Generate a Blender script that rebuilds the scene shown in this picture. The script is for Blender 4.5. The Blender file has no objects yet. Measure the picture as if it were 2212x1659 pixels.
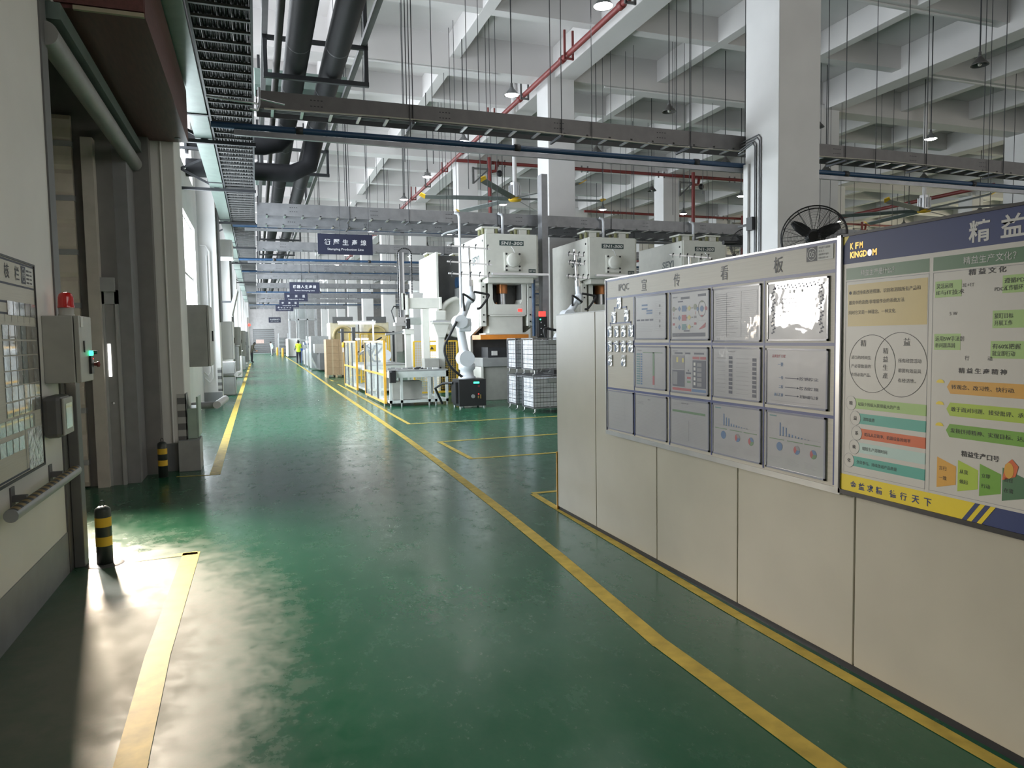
import bpy, math, random
from mathutils import Vector, Matrix
from math import sin, cos, pi, radians
random.seed(7)
SC = bpy.context.scene
COL = SC.collection

# ---------------------------------------------------------------- camera
YAW, PITCH, ROLL, FPX, EYE = 0.341313, -0.0637637, -0.0157955, 1544.66, 1.65
_f = Vector((sin(YAW)*cos(PITCH), cos(YAW)*cos(PITCH), sin(PITCH)))
_r0 = Vector((cos(YAW), -sin(YAW), 0)); _u0 = _r0.cross(_f)
_r = _r0*cos(ROLL)+_u0*sin(ROLL); _u = -_r0*sin(ROLL)+_u0*cos(ROLL)
camd = bpy.data.cameras.new('camera'); cam = bpy.data.objects.new('camera', camd); COL.objects.link(cam)
camd.sensor_width = 36; camd.lens = FPX/2212*36; camd.clip_start = .05; camd.clip_end = 400
cam.matrix_world = Matrix(((_r.x, _u.x, -_f.x, 0), (_r.y, _u.y, -_f.y, 0), (_r.z, _u.z, -_f.z, EYE), (0, 0, 0, 1)))
SC.camera = cam
def at(u, v, x=None, y=None, z=None):
    """photo pixel -> the point of the place it shows, on the plane x=, y= or z="""
    d = _f+_r*((u-1106)/FPX)-_u*((v-829.5)/FPX)
    t = x/d.x if x is not None else y/d.y if y is not None else (z-EYE)/d.z
    return Vector((0, 0, EYE))+d*t

# ---------------------------------------------------------------- world, exposure, big lights
SC.view_settings.view_transform = 'Standard'; SC.view_settings.look = 'None'
SC.view_settings.exposure = 0.15; SC.view_settings.gamma = 1.0; SC.view_settings.use_curve_mapping = False
W = bpy.data.worlds.new('sky'); SC.world = W; W.use_nodes = True
W.node_tree.nodes['Background'].inputs[0].default_value = (.80, .90, 1.0, 1)
W.node_tree.nodes['Background'].inputs[1].default_value = 0.9
SC.cycles.max_bounces = 8; SC.cycles.diffuse_bounces = 5; SC.cycles.glossy_bounces = 4; SC.cycles.transparent_max_bounces = 12
SC.cycles.sample_clamp_indirect = 6.0
def area(name, loc, aim, sx, sy, power, color):
    d = bpy.data.lights.new(name, 'AREA'); d.shape = 'RECTANGLE'; d.size = sx; d.size_y = sy; d.energy = power; d.color = color
    o = bpy.data.objects.new(name, d); COL.objects.link(o); o.location = loc
    o.rotation_euler = Vector(aim).to_track_quat('-Z', 'Y').to_euler(); return o
# daylight that falls through the open loading door in the left wall
area('loading_door_sunlight', (-1.86, 9.05, 1.58), (.22, -.93, -.30), .20, .7, 58, (1.0, .83, .66)).data.spread = radians(60)
area('loading_door_daylight', (-1.95, 8.2, 2.3), (.50, -.75, -.45), .5, 1.2, 50, (1.0, .96, .90)).data.spread = radians(85)

# ---------------------------------------------------------------- materials
MATS = {}
def _new(name):
    m = bpy.data.materials.new(name); m.use_nodes = True; nt = m.node_tree
    return m, nt, nt.nodes['Principled BSDF']
def N(nt, t, **k):
    n = nt.nodes.new(t)
    for a, b in k.items(): setattr(n, a, b)
    return n
def mat(name, col, rough=.5, metal=0, var=.08, scale=6, bump=0, bscale=40, coat=0, spec=.5, stretch=None, ao=None):
    """plain surface with a soft procedural variation of its tone"""
    if name in MATS: return MATS[name]
    m, nt, p = _new(name); L = nt.links
    tc = N(nt, 'ShaderNodeTexCoord'); mp = N(nt, 'ShaderNodeMapping'); L.new(tc.outputs['Object'], mp.inputs[0])
    if stretch: mp.inputs['Scale'].default_value = stretch
    if var:
        nz = N(nt, 'ShaderNodeTexNoise'); nz.inputs['Scale'].default_value = scale; nz.inputs['Detail'].default_value = 5
        L.new(mp.outputs[0], nz.inputs['Vector'])
        r = N(nt, 'ShaderNodeMapRange'); r.inputs[1].default_value = .3; r.inputs[2].default_value = .7
        r.inputs[3].default_value = 1-var; r.inputs[4].default_value = 1+var; L.new(nz.outputs[0], r.inputs[0])
        hs = N(nt, 'ShaderNodeHueSaturation'); hs.inputs['Color'].default_value = (*col, 1); L.new(r.outputs[0], hs.inputs['Value'])
        L.new(hs.outputs[0], p.inputs['Base Color'])
    else: p.inputs['Base Color'].default_value = (*col, 1)
    p.inputs['Roughness'].default_value = rough; p.inputs['Metallic'].default_value = metal
    p.inputs['Specular IOR Level'].default_value = spec
    if coat: p.inputs['Coat Weight'].default_value = coat; p.inputs['Coat Roughness'].default_value = .03
    if bump:
        b = N(nt, 'ShaderNodeTexNoise'); b.inputs['Scale'].default_value = bscale; b.inputs['Detail'].default_value = 3
        L.new(mp.outputs[0], b.inputs['Vector'])
        bn = N(nt, 'ShaderNodeBump'); bn.inputs['Strength'].default_value = bump; bn.inputs['Distance'].default_value = .02
        L.new(b.outputs[0], bn.inputs['Height']); L.new(bn.outputs[0], p.inputs['Normal'])
        if coat: L.new(bn.outputs[0], p.inputs['Coat Normal'])
    MATS[name] = m; return m
def emit(name, col, s):
    if name in MATS: return MATS[name]
    m, nt, p = _new(name); p.inputs['Base Color'].default_value = (*[min(c, .8) for c in col], 1)
    p.inputs['Emission Color'].default_value = (*col, 1); p.inputs['Emission Strength'].default_value = s
    MATS[name] = m; return m
def glass(name, col, alpha, rough=.05):
    m, nt, p = _new(name); p.inputs['Base Color'].default_value = (*col, 1); p.inputs['Alpha'].default_value = alpha
    p.inputs['Roughness'].default_value = rough; MATS[name] = m; return m

def floor_mat():
    m, nt, p = _new('floor_paint'); L = nt.links
    tc = N(nt, 'ShaderNodeTexCoord')
    def noise(s, d=6, rough=.6, st=None):
        n = N(nt, 'ShaderNodeTexNoise'); n.inputs['Scale'].default_value = s; n.inputs['Detail'].default_value = d; n.inputs['Roughness'].default_value = rough
        if st:
            mp = N(nt, 'ShaderNodeMapping'); mp.inputs['Scale'].default_value = st; L.new(tc.outputs['Object'], mp.inputs[0]); L.new(mp.outputs[0], n.inputs['Vector'])
        else: L.new(tc.outputs['Object'], n.inputs['Vector'])
        return n
    big = noise(.45); fine = noise(7, 9, .7); scuff = noise(5.5, 9, .78, (1, .6, 1)); 
    cr = N(nt, 'ShaderNodeValToRGB'); cr.color_ramp.elements[0].position = .3; cr.color_ramp.elements[1].position = .72
    cr.color_ramp.elements[0].color = (.011, .080, .037, 1); cr.color_ramp.elements[1].color = (.022, .128, .064, 1)
    L.new(big.outputs[0], cr.inputs[0])
    sr = N(nt, 'ShaderNodeMapRange'); sr.inputs[1].default_value = .42; sr.inputs[2].default_value = .80; sr.inputs[3].default_value = 0; sr.inputs[4].default_value = .24
    L.new(scuff.outputs[0], sr.inputs[0])
    mx = N(nt, 'ShaderNodeMix', data_type='RGBA'); L.new(sr.outputs[0], mx.inputs[0]); L.new(cr.outputs[0], mx.inputs[6]); mx.inputs[7].default_value = (.10, .20, .13, 1)
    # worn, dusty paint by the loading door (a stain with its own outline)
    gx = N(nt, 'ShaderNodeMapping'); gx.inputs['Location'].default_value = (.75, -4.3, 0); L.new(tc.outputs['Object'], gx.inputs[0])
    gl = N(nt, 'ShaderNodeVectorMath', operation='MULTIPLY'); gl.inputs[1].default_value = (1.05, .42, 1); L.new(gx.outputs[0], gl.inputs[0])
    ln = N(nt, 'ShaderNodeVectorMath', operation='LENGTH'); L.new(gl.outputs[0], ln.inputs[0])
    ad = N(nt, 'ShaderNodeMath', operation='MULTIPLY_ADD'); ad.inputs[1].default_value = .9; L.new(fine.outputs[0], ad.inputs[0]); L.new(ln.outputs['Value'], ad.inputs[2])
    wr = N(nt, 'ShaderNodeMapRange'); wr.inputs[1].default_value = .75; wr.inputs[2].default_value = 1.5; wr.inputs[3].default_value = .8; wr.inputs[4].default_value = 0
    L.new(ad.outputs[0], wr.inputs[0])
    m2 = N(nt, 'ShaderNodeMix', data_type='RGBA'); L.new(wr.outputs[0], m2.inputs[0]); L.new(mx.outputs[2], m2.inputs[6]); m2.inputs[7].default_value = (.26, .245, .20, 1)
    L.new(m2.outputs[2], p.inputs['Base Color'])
    rr = N(nt, 'ShaderNodeMapRange'); rr.inputs[1].default_value = .3; rr.inputs[2].default_value = .75; rr.inputs[3].default_value = .13; rr.inputs[4].default_value = .36
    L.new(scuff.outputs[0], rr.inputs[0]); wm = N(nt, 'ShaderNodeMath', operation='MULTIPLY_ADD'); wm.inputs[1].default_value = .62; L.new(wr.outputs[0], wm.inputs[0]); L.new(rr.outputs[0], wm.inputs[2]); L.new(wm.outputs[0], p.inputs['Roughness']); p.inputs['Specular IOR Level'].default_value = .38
    bn = N(nt, 'ShaderNodeBump'); bn.inputs['Strength'].default_value = .10; bn.inputs['Distance'].default_value = .01
    wob = noise(2.2, 3, .5); am = N(nt, 'ShaderNodeMath', operation='MULTIPLY_ADD'); am.inputs[1].default_value = .25; L.new(fine.outputs[0], am.inputs[0]); L.new(wob.outputs[0], am.inputs[2])
    L.new(am.outputs[0], bn.inputs['Height']); L.new(bn.outputs[0], p.inputs['Normal'])
    return m
MF = floor_mat()
M_white = mat('white_paint', (.68, .67, .67), .55, var=.05, scale=1.2)
M_ceil = mat('ceiling_paint', (.61, .59, .585), .75, var=.05, scale=.6)
M_wall = mat('wall_paint', (.66, .65, .62), .5, var=.05, scale=1.5)
M_skirt = mat('grey_skirting_paint', (.22, .23, .24), .5)
M_pan = mat('cream_panel', (.49, .465, .395), .38, var=.05, scale=2.5, bump=.03, bscale=3)
M_tape = mat('yellow_tape', (.58, .43, .09), .6, var=.22, scale=9, spec=.25)
M_yel = mat('yellow_paint', (.72, .45, .03), .4)
M_org = mat('orange_yellow_frame', (.80, .42, .05), .35)
M_blk = mat('black_plastic', (.018, .018, .020), .45)
M_dark = mat('dark_steel', (.035, .037, .042), .5, .3)
M_ins = mat('black_foam_insulation', (.008, .0085, .010), .6, var=.2, scale=4, spec=.2)
M_grey = mat('grey_metal', (.32, .33, .33), .45, .2)
M_boxg = mat('box_grey', (.36, .36, .33), .45)
M_dgrey = mat('dark_grey_metal', (.13, .13, .13), .5, .2)
M_steel = mat('bright_steel', (.62, .63, .65), .3, .9, var=.05)
M_galv = mat('galvanised_steel', (.27, .275, .29), .42, .75, var=.12, scale=5)
M_green = mat('green_grey_duct', (.16, .21, .19), .35, .45, var=.1)
M_red = mat('red_pipe_paint', (.20, .035, .033), .45)
M_blue = mat('blue_pipe_paint', (.022, .060, .130), .4)
M_navy = mat('navy_sign', (.016, .019, .044), .5)
M_bluet = mat('blue_line_tape', (.035, .055, .20), .4, var=0)
M_ink = mat('black_ink', (.02, .02, .025), .5, var=0)
M_paperw = mat('white_print', (.62, .62, .60), .5, var=0)
M_mach = mat('machine_cream_white', (.70, .70, .65), .4, var=.04)
M_robot = mat('robot_white', (.70, .73, .78), .32, var=.03)
M_maroon = mat('maroon_cladding', (.105, .036, .032), .5, var=.2, scale=4, stretch=(10, 1, 10))
M_beige = mat('beige_curtain', (.55, .50, .42), .6)
M_copper = mat('copper_bronze', (.50, .20, .075), .35, .6)
M_orange = mat('orange_paint', (.78, .26, .03), .4)
M_card = mat('brown_carton', (.36, .25, .15), .8, var=.1)
M_wood = mat('pallet_wood', (.42, .32, .20), .8)
M_skin = mat('skin', (.45, .28, .20), .6)
M_hiviz = mat('hi_vis_yellow', (.65, .85, .03), .6)
M_cloth = mat('dark_cloth', (.03, .03, .04), .8)
M_oliv = mat('olive_cloth', (.12, .11, .085), .8)
M_mint = mat('pale_mint_cloth', (.55, .66, .62), .8)
M_glass = glass('clear_guard_panel', (.75, .80, .80), .22)
M_dglass = glass('dark_clear_panel', (.10, .11, .12), .55)
M_film = glass('plastic_film', (.80, .84, .86), .38, .12)
M_redlens = mat('red_beacon_lens', (.55, .015, .012), .12, var=0, coat=.6)
M_lampon = emit('lamp_light', (1, .98, .94), 62)
M_tubeon = emit('tube_light', (.95, 1, 1), 22)
M_greenled = emit('green_led', (.05, 1, .45), 3)
M_redled = emit('red_led', (1, .05, .04), 1.6)
M_day = emit('window_daylight', (.86, .94, 1), 14.0)
M_dayhi = emit('high_window_daylight', (.88, .94, 1), 8.0)

# ---------------------------------------------------------------- mesh builder
OFF = {}
_GL = {}
def glyphs(body, bold=0, spacing=1):
    """lettering as flat triangles: (verts, faces, width) at size 1"""
    k = (body, bold, spacing)
    if k in _GL: return _GL[k]
    c = bpy.data.curves.new('letters', 'FONT'); c.body = body; c.resolution_u = 2; c.offset = bold; c.space_character = spacing
    o = bpy.data.objects.new('letters', c); COL.objects.link(o)
    dg = bpy.context.evaluated_depsgraph_get(); dg.update()
    me = bpy.data.meshes.new_from_object(o.evaluated_get(dg))
    v = [Vector(q.co) for q in me.vertices]; f = [tuple(p.vertices) for p in me.polygons]
    xs = [q.x for q in v] or [0]; ys = [q.y for q in v] or [0]
    _GL[k] = (v, f, min(xs), max(xs), min(ys), max(ys))
    bpy.data.objects.remove(o); bpy.data.curves.remove(c); bpy.data.meshes.remove(me)
    return _GL[k]
def smooth(pts, n=6):
    """rounded path through points"""
    P = [Vector(p) for p in pts]; out = []
    for i in range(len(P)-1):
        a, b, c, d = P[max(i-1, 0)], P[i], P[i+1], P[min(i+2, len(P)-1)]
        for k in range(n):
            t = k/n; out.append(.5*((2*b)+(c-a)*t+(2*a-5*b+4*c-d)*t*t+(3*b-a-3*c+d)*t**3))
    return out+[P[-1]]
class MB:
    def __init__(s): s.v = []; s.f = []; s.m = []; s.mats = []; s.cur = 0; s.sm = []
    def use(s, m):
        if m not in s.mats: s.mats.append(m)
        s.cur = s.mats.index(m); return s
    def add(s, vs, fs, smooth=False):
        b = len(s.v); s.v += [Vector(q) for q in vs]
        for f in fs: s.f.append(tuple(b+i for i in f)); s.m.append(s.cur); s.sm.append(smooth)
        return s
    def box(s, x0, x1, y0, y1, z0, z1):
        return s.add([(x0,y0,z0),(x1,y0,z0),(x1,y1,z0),(x0,y1,z0),(x0,y0,z1),(x1,y0,z1),(x1,y1,z1),(x0,y1,z1)],
                     [(0,3,2,1),(4,5,6,7),(0,1,5,4),(1,2,6,5),(2,3,7,6),(3,0,4,7)])
    def bar(s, a, b, w, h=None, up=(0,0,1)):
        """rectangular bar from a to b, w wide and h high"""
        a, b = Vector(a), Vector(b); h = h or w; d = (b-a).normalized(); u = Vector(up)
        if abs(d.dot(u)) > .95: u = Vector((1,0,0))
        r = d.cross(u).normalized()*w/2; u = r.cross(d).normalized()*h/2
        return s.add([a-r-u,a+r-u,a+r+u,a-r+u,b-r-u,b+r-u,b+r+u,b-r+u], [(0,1,2,3),(7,6,5,4),(0,4,5,1),(1,5,6,2),(2,6,7,3),(3,7,4,0)])
    def tube(s, pts, r, n=10, caps=True, radii=None):
        pts = [Vector(p) for p in pts]; rings = []; pu = None
        for i, p in enumerate(pts):
            d = (pts[min(i+1, len(pts)-1)]-pts[max(i-1, 0)]).normalized()
            if pu is None:
                pu = Vector((0,0,1)) if abs(d.z) < .9 else Vector((1,0,0))
            pu = (pu-d*pu.dot(d)).normalized(); q = d.cross(pu); rr = radii[i] if radii else r
            rings.append([p+(pu*cos(2*pi*k/n)+q*sin(2*pi*k/n))*rr for k in range(n)])
        vs = [v for R in rings for v in R]; fs = []
        for i in range(len(rings)-1):
            for k in range(n): fs.append((i*n+k, i*n+(k+1)%n, (i+1)*n+(k+1)%n, (i+1)*n+k))
        s.add(vs, fs, True)
        if caps:
            s.add(rings[0], [tuple(range(n-1, -1, -1))]); s.add(rings[-1], [tuple(range(n))])
        return s
    def cyl(s, a, b, r, n=16, r2=None): return s.tube([a, b], r, n, True, [r, r if r2 is None else r2])
    def lathe(s, c, prof, n=20, axis='z'):
        c = Vector(c); vs = []; fs = []
        for r, h in prof:
            for k in range(n):
                a = 2*pi*k/n; x, y = r*cos(a), r*sin(a)
                vs.append(c+(Vector((x, y, h)) if axis == 'z' else Vector((x, h, y)) if axis == 'y' else Vector((h, x, y))))
        for i in range(len(prof)-1):
            for k in range(n): fs.append((i*n+k, i*n+(k+1)%n, (i+1)*n+(k+1)%n, (i+1)*n+k))
        return s.add(vs, fs, True)
    def ball(s, c, r, n=14, sq=(1,1,1)):
        c = Vector(c); m = n//2; vs = []; fs = []
        for i in range(m+1):
            t = pi*i/m
            for k in range(n): vs.append(c+Vector((r*sq[0]*sin(t)*cos(2*pi*k/n), r*sq[1]*sin(t)*sin(2*pi*k/n), r*sq[2]*cos(t))))
        for i in range(m):
            for k in range(n): fs.append((i*n+k, (i+1)*n+k, (i+1)*n+(k+1)%n, i*n+(k+1)%n))
        return s.add(vs, fs, True)
    def prism(s, poly, y0, y1, axis='y'):
        """polygon (a,b) extruded along an axis: y -> (x,z), x -> (y,z), z -> (x,y)"""
        def P(a, b, t): return (a, t, b) if axis == 'y' else (t, a, b) if axis == 'x' else (a, b, t)
        n = len(poly); vs = [P(a, b, y0) for a, b in poly]+[P(a, b, y1) for a, b in poly]
        return s.add(vs, [tuple(range(n)), tuple(range(2*n-1, n-1, -1))]+[(i, n+i, n+(i+1)%n, (i+1)%n) for i in range(n)])
    def flat(s, o, r, u, poly):
        """flat polygon in the plane (o; r, u)"""
        o, r, u = Vector(o), Vector(r), Vector(u)
        return s.add([o+r*a+u*b for a, b in poly], [tuple(range(len(poly)))])
    def rect(s, o, r, u, a0, a1, b0, b1): return s.flat(o, r, u, [(a0,b0),(a1,b0),(a1,b1),(a0,b1)])
    def disc(s, o, r, u, a, b, ra, rb=None, n=24, t0=0, t1=2*pi):
        rb = rb or ra
        if t1-t0 < 6.28: return s.flat(o, r, u, [(a, b)]+[(a+ra*cos(t0+(t1-t0)*k/n), b+rb*sin(t0+(t1-t0)*k/n)) for k in range(n+1)])
        return s.flat(o, r, u, [(a+ra*cos(2*pi*k/n), b+rb*sin(2*pi*k/n)) for k in range(n)])
    def ring(s, o, r, u, a, b, ra, rb, w, n=40):
        o, r, u = Vector(o), Vector(r), Vector(u); vs = []
        for k in range(n):
            t = 2*pi*k/n
            vs += [o+r*(a+ra*cos(t))+u*(b+rb*sin(t)), o+r*(a+(ra-w)*cos(t))+u*(b+(rb-w)*sin(t))]
        return s.add(vs, [(2*k, 2*((k+1)%n), 2*((k+1)%n)+1, 2*k+1) for k in range(n)])
    def text(s, body, o, r, u, h, align='l', w=None, bold=0, slant=0, spacing=1, base=False):
        """lettering whose glyph box is h high; o is its lower left (l), lower middle (c) corner; w squeezes it to a width"""
        v, f, x0, x1, y0, y1 = glyphs(body, bold, spacing)
        if not v: return s
        k = h/max(y1-y0, 1e-3) if not base else h; kx = w/(x1-x0) if w else k
        o, r, u = Vector(o), Vector(r).normalized(), Vector(u).normalized()
        sh = 0 if align == 'l' else -(x1-x0)*kx/2 if align == 'c' else -(x1-x0)*kx
        return s.add([o+r*((q.x-x0)*kx+sh+slant*(q.y-y0)*k)+u*((q.y-y0)*k) for q in v], f)
    def build(s, name, m=None, parent=None, bevel=0, label=None):
        off = OFF.get(parent.name, Vector()) if parent is not None else Vector()
        me = bpy.data.meshes.new(name); me.from_pydata([v-off for v in s.v], [], s.f)
        for q in (s.mats or [m]): me.materials.append(q)
        me.polygons.foreach_set('material_index', s.m if s.mats else [0]*len(s.f))
        me.polygons.foreach_set('use_smooth', s.sm); me.update()
        o = bpy.data.objects.new(name, me); COL.objects.link(o)
        if parent is not None: o.parent = parent; OFF[o.name] = off
        if bevel:
            b = o.modifiers.new('edge', 'BEVEL'); b.width = bevel; b.segments = 2; b.limit_method = 'ANGLE'
        if label: o['label'] = label
        return o
def tag(o, label, cat, group=None, kind=None):
    if label: o['label'] = label
    if cat: o['category'] = cat
    if group: o['group'] = group
    if kind: o['kind'] = kind
    return o
def thing(name, label, cat, loc, group=None):
    o = bpy.data.objects.new(name, None); COL.objects.link(o); o.location = loc; o.empty_display_size = .1
    OFF[o.name] = Vector(loc); return tag(o, label, cat, group)
def struct(o): o['kind'] = 'structure'; return o
def rehome(o, loc):
    """give a one-mesh thing an origin of its own"""
    loc = Vector(loc); o.data.transform(Matrix.Translation(-loc)); o.location = loc; return o
KIDS = {}
def dup(root, loc, label=None, rot=None):
    r = root.copy(); COL.objects.link(r); r.location = loc
    if label: r['label'] = label
    if rot is not None: r.rotation_euler = rot
    def rec(src, dst):
        for ch in [c for c in COL.objects if c.parent == src]:
            n = ch.copy(); COL.objects.link(n); n.parent = dst; rec(ch, n)
    rec(root, r); return r
XR, ZU, YR = Vector((1,0,0)), Vector((0,0,1)), Vector((0,1,0))
# ================================================================ the hall
XW, YP, YEND, XE, ZC = -1.347, 10.15, 112.0, 60.0, 10.4
def S(name, mb, m=None, bevel=0): return struct(mb.build(name, m, bevel=bevel))
S('floor', MB().box(-3.2, XE, -5, YEND+1, -.2, 0), MF)
# floor tape
def tape(name, pts, w):
    mb = MB(); pts = [Vector((*p, .0)) for p in pts]
    for i in range(len(pts)-1):
        a, b = pts[i], pts[i+1]; d = (b-a).normalized(); n = Vector((-d.y, d.x, 0))*w/2
        a = a-d*w*.5*(i > 0); zz = Vector((0, 0, .0025+.0006*(i % 2)))
        mb.add([a-n+zz, a+n+zz, b+n+zz, b-n+zz], [(0, 3, 2, 1)])
    return S(name, mb, M_tape)
tape('floor_line', [(2.02,1.2),(2.00,2.1),(1.985,3.3),(2.09,4.9),(2.15,6.25),(2.22,8.4),(2.30,11.7),(2.36,17),(2.42,23.5),(2.60,38),(2.78,57),(2.95,84)], .105)
tape('floor_line', [(2.61,.9),(2.61,3.5),(2.655,5.4),(2.70,6.98)], .075)
tape('floor_line', [(2.70,7.02),(5.4,7.0)], .075)
tape('floor_line', [(6.2,11.25),(2.72,11.2),(2.73,9.42),(6.2,9.36)], .075)
tape('floor_line', [(7.5,13.75),(2.76,13.86),(2.87,28.0)], .075)
tape('floor_line', [(2.90,31.4),(2.92,30.2),(4.4,30.2)], .075)
tape('floor_line', [(-.94,6.03),(-.50,6.07)], .08)
tape('floor_line', [(-.545,6.09),(-.555,4.1),(-.525,3.0),(-.55,1.6)], .125)
tape('floor_line', [(-1.0,9.68),(-.60,9.62)], .04)
tape('floor_line', [(-.555,9.62),(-.56,14),(-.555,22.7),(-.52,60)], .125)

# left wall: solid by the notice board, then the loading door, then window bays between pilasters
S('wall_left', MB().box(XW-.25, XW, -5, 5.93, 0, ZC).box(XW-.25, XW, 5.93, YP, 4.2, ZC), M_wall)
S('baseboard_left', MB().box(XW, XW+.006, -5, 5.90, 0, .298), M_skirt)
bays = [(YP*k+.88, YP*(k+1)) for k in range(1, 11)]
wl = MB(); nwin = 0
for i, (a, b) in enumerate(bays):
    w0, w1 = a+1.4, b-.9
    wl.box(XW-.25, XW, a, w0, 0, ZC).box(XW-.25, XW, w1, b, 0, ZC)
    wl.box(XW-.25, XW, w0, w1, 0, 1.35).box(XW-.25, XW, w0, w1, 4.45, 5.5).box(XW-.25, XW, w0, w1, 8.9, ZC)
    for z0, z1, mm in ((1.35, 4.45, M_day), (5.5, 8.9, M_dayhi)):
        nwin += 1
        fr = MB(); n = 4
        for k in range(n+1):
            yy = w0+(w1-w0)*k/n; fr.box(XW-.14, XW-.08, yy-.03, yy+.03, z0, z1)
        for zz in (z0, (z0*.4+z1*.6), z1): fr.box(XW-.14, XW-.08, w0, w1, zz-.03, zz+.03)
        wn = struct(fr.build('window_%d' % nwin, M_white))
        pn = MB().add([(XW-.12, w0, z0), (XW-.12, w1, z0), (XW-.12, w1, z1), (XW-.12, w0, z1)], [(0, 1, 2, 3)]).build('pane', mm, wn)
S('wall_left', wl, M_white)
for k in range(1, 11):
    y = YP*k
    S('pilaster', MB().box(XW, -.905, y, y+.88, 0, ZC), M_white if k > 1 else M_wall, bevel=.012).__setitem__('kind', 'structure')
    S('baseboard_left', MB().box(XW, -.899, y-.006, y, 0, .36), M_skirt)
# vestibule behind the loading door
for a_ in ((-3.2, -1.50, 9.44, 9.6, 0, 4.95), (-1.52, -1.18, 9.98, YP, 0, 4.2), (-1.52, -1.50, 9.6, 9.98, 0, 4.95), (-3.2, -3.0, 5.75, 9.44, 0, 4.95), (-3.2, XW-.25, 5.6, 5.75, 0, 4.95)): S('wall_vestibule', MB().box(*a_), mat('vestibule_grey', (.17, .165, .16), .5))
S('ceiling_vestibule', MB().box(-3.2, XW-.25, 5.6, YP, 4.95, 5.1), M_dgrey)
S('door_1', MB().box(XW-.04, XW+.012, 5.90, 6.06, 0, 4.6).box(XW-.10, XW-.02, 5.98, 6.10, 0, 4.6), M_dgrey)       # steel jamb
# columns
CX = [8.93, 19.15, 29.4, 39.6, 49.8]
for i, cx in enumerate(CX):
    for k in range(1, 11):
        if i > 2 and k > 7: continue
        S('column', MB().box(cx-.44, cx+.44, YP*k, YP*k+.88, 0, 9.6), M_white, bevel=.015)
# ceiling slab and coffered beams
S('ceiling', MB().box(XW-.25, XE, -5, YEND+1, ZC, ZC+.2), M_ceil)
ys = -5
for i in range(19):
    x = -1.15+3.407*i
    main = i % 3 == 0
    w, z = (.34, 9.45) if main else (.16, 9.72)
    if i == 0: x = -1.0
    S('ceiling_beam', MB().box(x-w, x+w, -5, YEND, z, ZC), M_ceil, bevel=.02)
for k in range(-1, 33):
    y = .44+YP*k/3
    main = k % 3 == 0
    w, z = (.33, 9.452) if main else (.16, 9.722)
    S('ceiling_beam', MB().box(XW, XE, y-w, y+w, z, ZC), M_ceil)
def soffit(x, y):
    t = ZC
    for i in range(19):
        bx = -1.15+3.407*i
        if abs(x-bx) < (.34 if i % 3 == 0 else .16)+.01: t = min(t, 9.45 if i % 3 == 0 else 9.72)
    for k in range(33):
        if abs(y-.44-YP*k/3) < (.33 if k % 3 == 0 else .16)+.01: t = min(t, 9.452 if k % 3 == 0 else 9.722)
    return t
# far walls
brick = mat('far_grey_block', (.27, .26, .26), .8, var=.1, scale=3)
S('wall_far', MB().box(XW-.25, -.5, YEND, YEND+.3, 0, ZC).box(-.5, 2.5, YEND, YEND+.3, 3.6, ZC).box(2.5, XE, YEND, YEND+.3, 0, ZC), brick)
d2 = MB()
for j in range(12): d2.box(-.5, 2.5, YEND+.12, YEND+.16, .05+.3*j, .33+.3*j)
d2o = S('door_2', d2, M_dgrey)
MB().box(-.1, 1.0, YEND+.09, YEND+.115, 1.5, 2.05).build('notice', mat('pink_notice', (.5, .36, .32), .7), d2o)
S('wall_right', MB().box(XE, XE+.3, -5, YEND, 0, ZC), mat('warm_cream_wall', (.66, .60, .48), .7))
wn_ = MB().box(XW-.25, XE, -5.2, -5, 0, 4.2).box(XW-.25, XE, -5.2, -5, 9.2, ZC)
wn_.box(-1.6, 4.1, -5.2, -5, 4.2, 9.2)
for j in range(13): wn_.box(-1.6+5*j, -.9+5*j, -5.2, -5, 4.2, 9.2)
S('wall_near', wn_, M_wall)
for j in range(1, 8):  # added glowing fill panes behind the camera, framed like windows
    x0 = -.9+5*j; fr = struct(MB().box(x0, x0+4.3, -5.12, -5.08, 6.65, 6.75).box(x0+2.1, x0+2.2, -5.12, -5.08, 4.2, 9.2).build('window_%d' % (40+j), M_white))
    MB().add([(x0, -5.1, 4.2), (x0+4.3, -5.1, 4.2), (x0+4.3, -5.1, 9.2), (x0, -5.1, 9.2)], [(0, 1, 2, 3)]).build('pane', emit('near_fill_pane', (1, .96, .94), 2.0), fr)
nwin += 1
for j in range(9):                                            # tall end windows, lit from outside
    y0 = 6+11*j
    fr = struct(MB().box(XE-.06, XE-.02, y0-.1, y0, 2, 8.6).box(XE-.06, XE-.02, y0+7, y0+7.1, 2, 8.6).build('window_%d' % (nwin+j), M_white))
    MB().add([(XE-.03, y0, 2), (XE-.03, y0+7, 2), (XE-.03, y0+7, 8.6), (XE-.03, y0, 8.6)], [(3, 2, 1, 0)]).build('pane', emit('warm_window', (1, .90, .70), 9), fr)

# ================================================================ partition with its two boards
XB = 2.674
pw = bpy.data.objects.new('wall_partition', None); COL.objects.link(pw); pw.location = (XB, 1.5, 0); OFF[pw.name] = Vector((XB, 1.5, 0)); struct(pw)
edges = [6.26, 5.43, 4.45, 3.53, 2.64, 1.75, .86, -.03, -.92]
for a, b in zip(edges, edges[1:]):
    MB().box(XB, XB+.05, b+.004, a-.004, .035, 1.862).build('panel', M_pan, pw, bevel=.004)
MB().box(XB+.006, XB+.044, edges[-1], edges[0], 0, .04).build('base_channel', M_dark, pw)
MB().box(XB+.01, XB+.04, edges[-1], edges[0], 1.85, 1.868).build('top_channel', M_grey, pw)
MB().box(XB-.008, XB+.05, 6.262, 6.275, 0, .56).build('yellow_edge_strip', M_org, pw)
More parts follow.
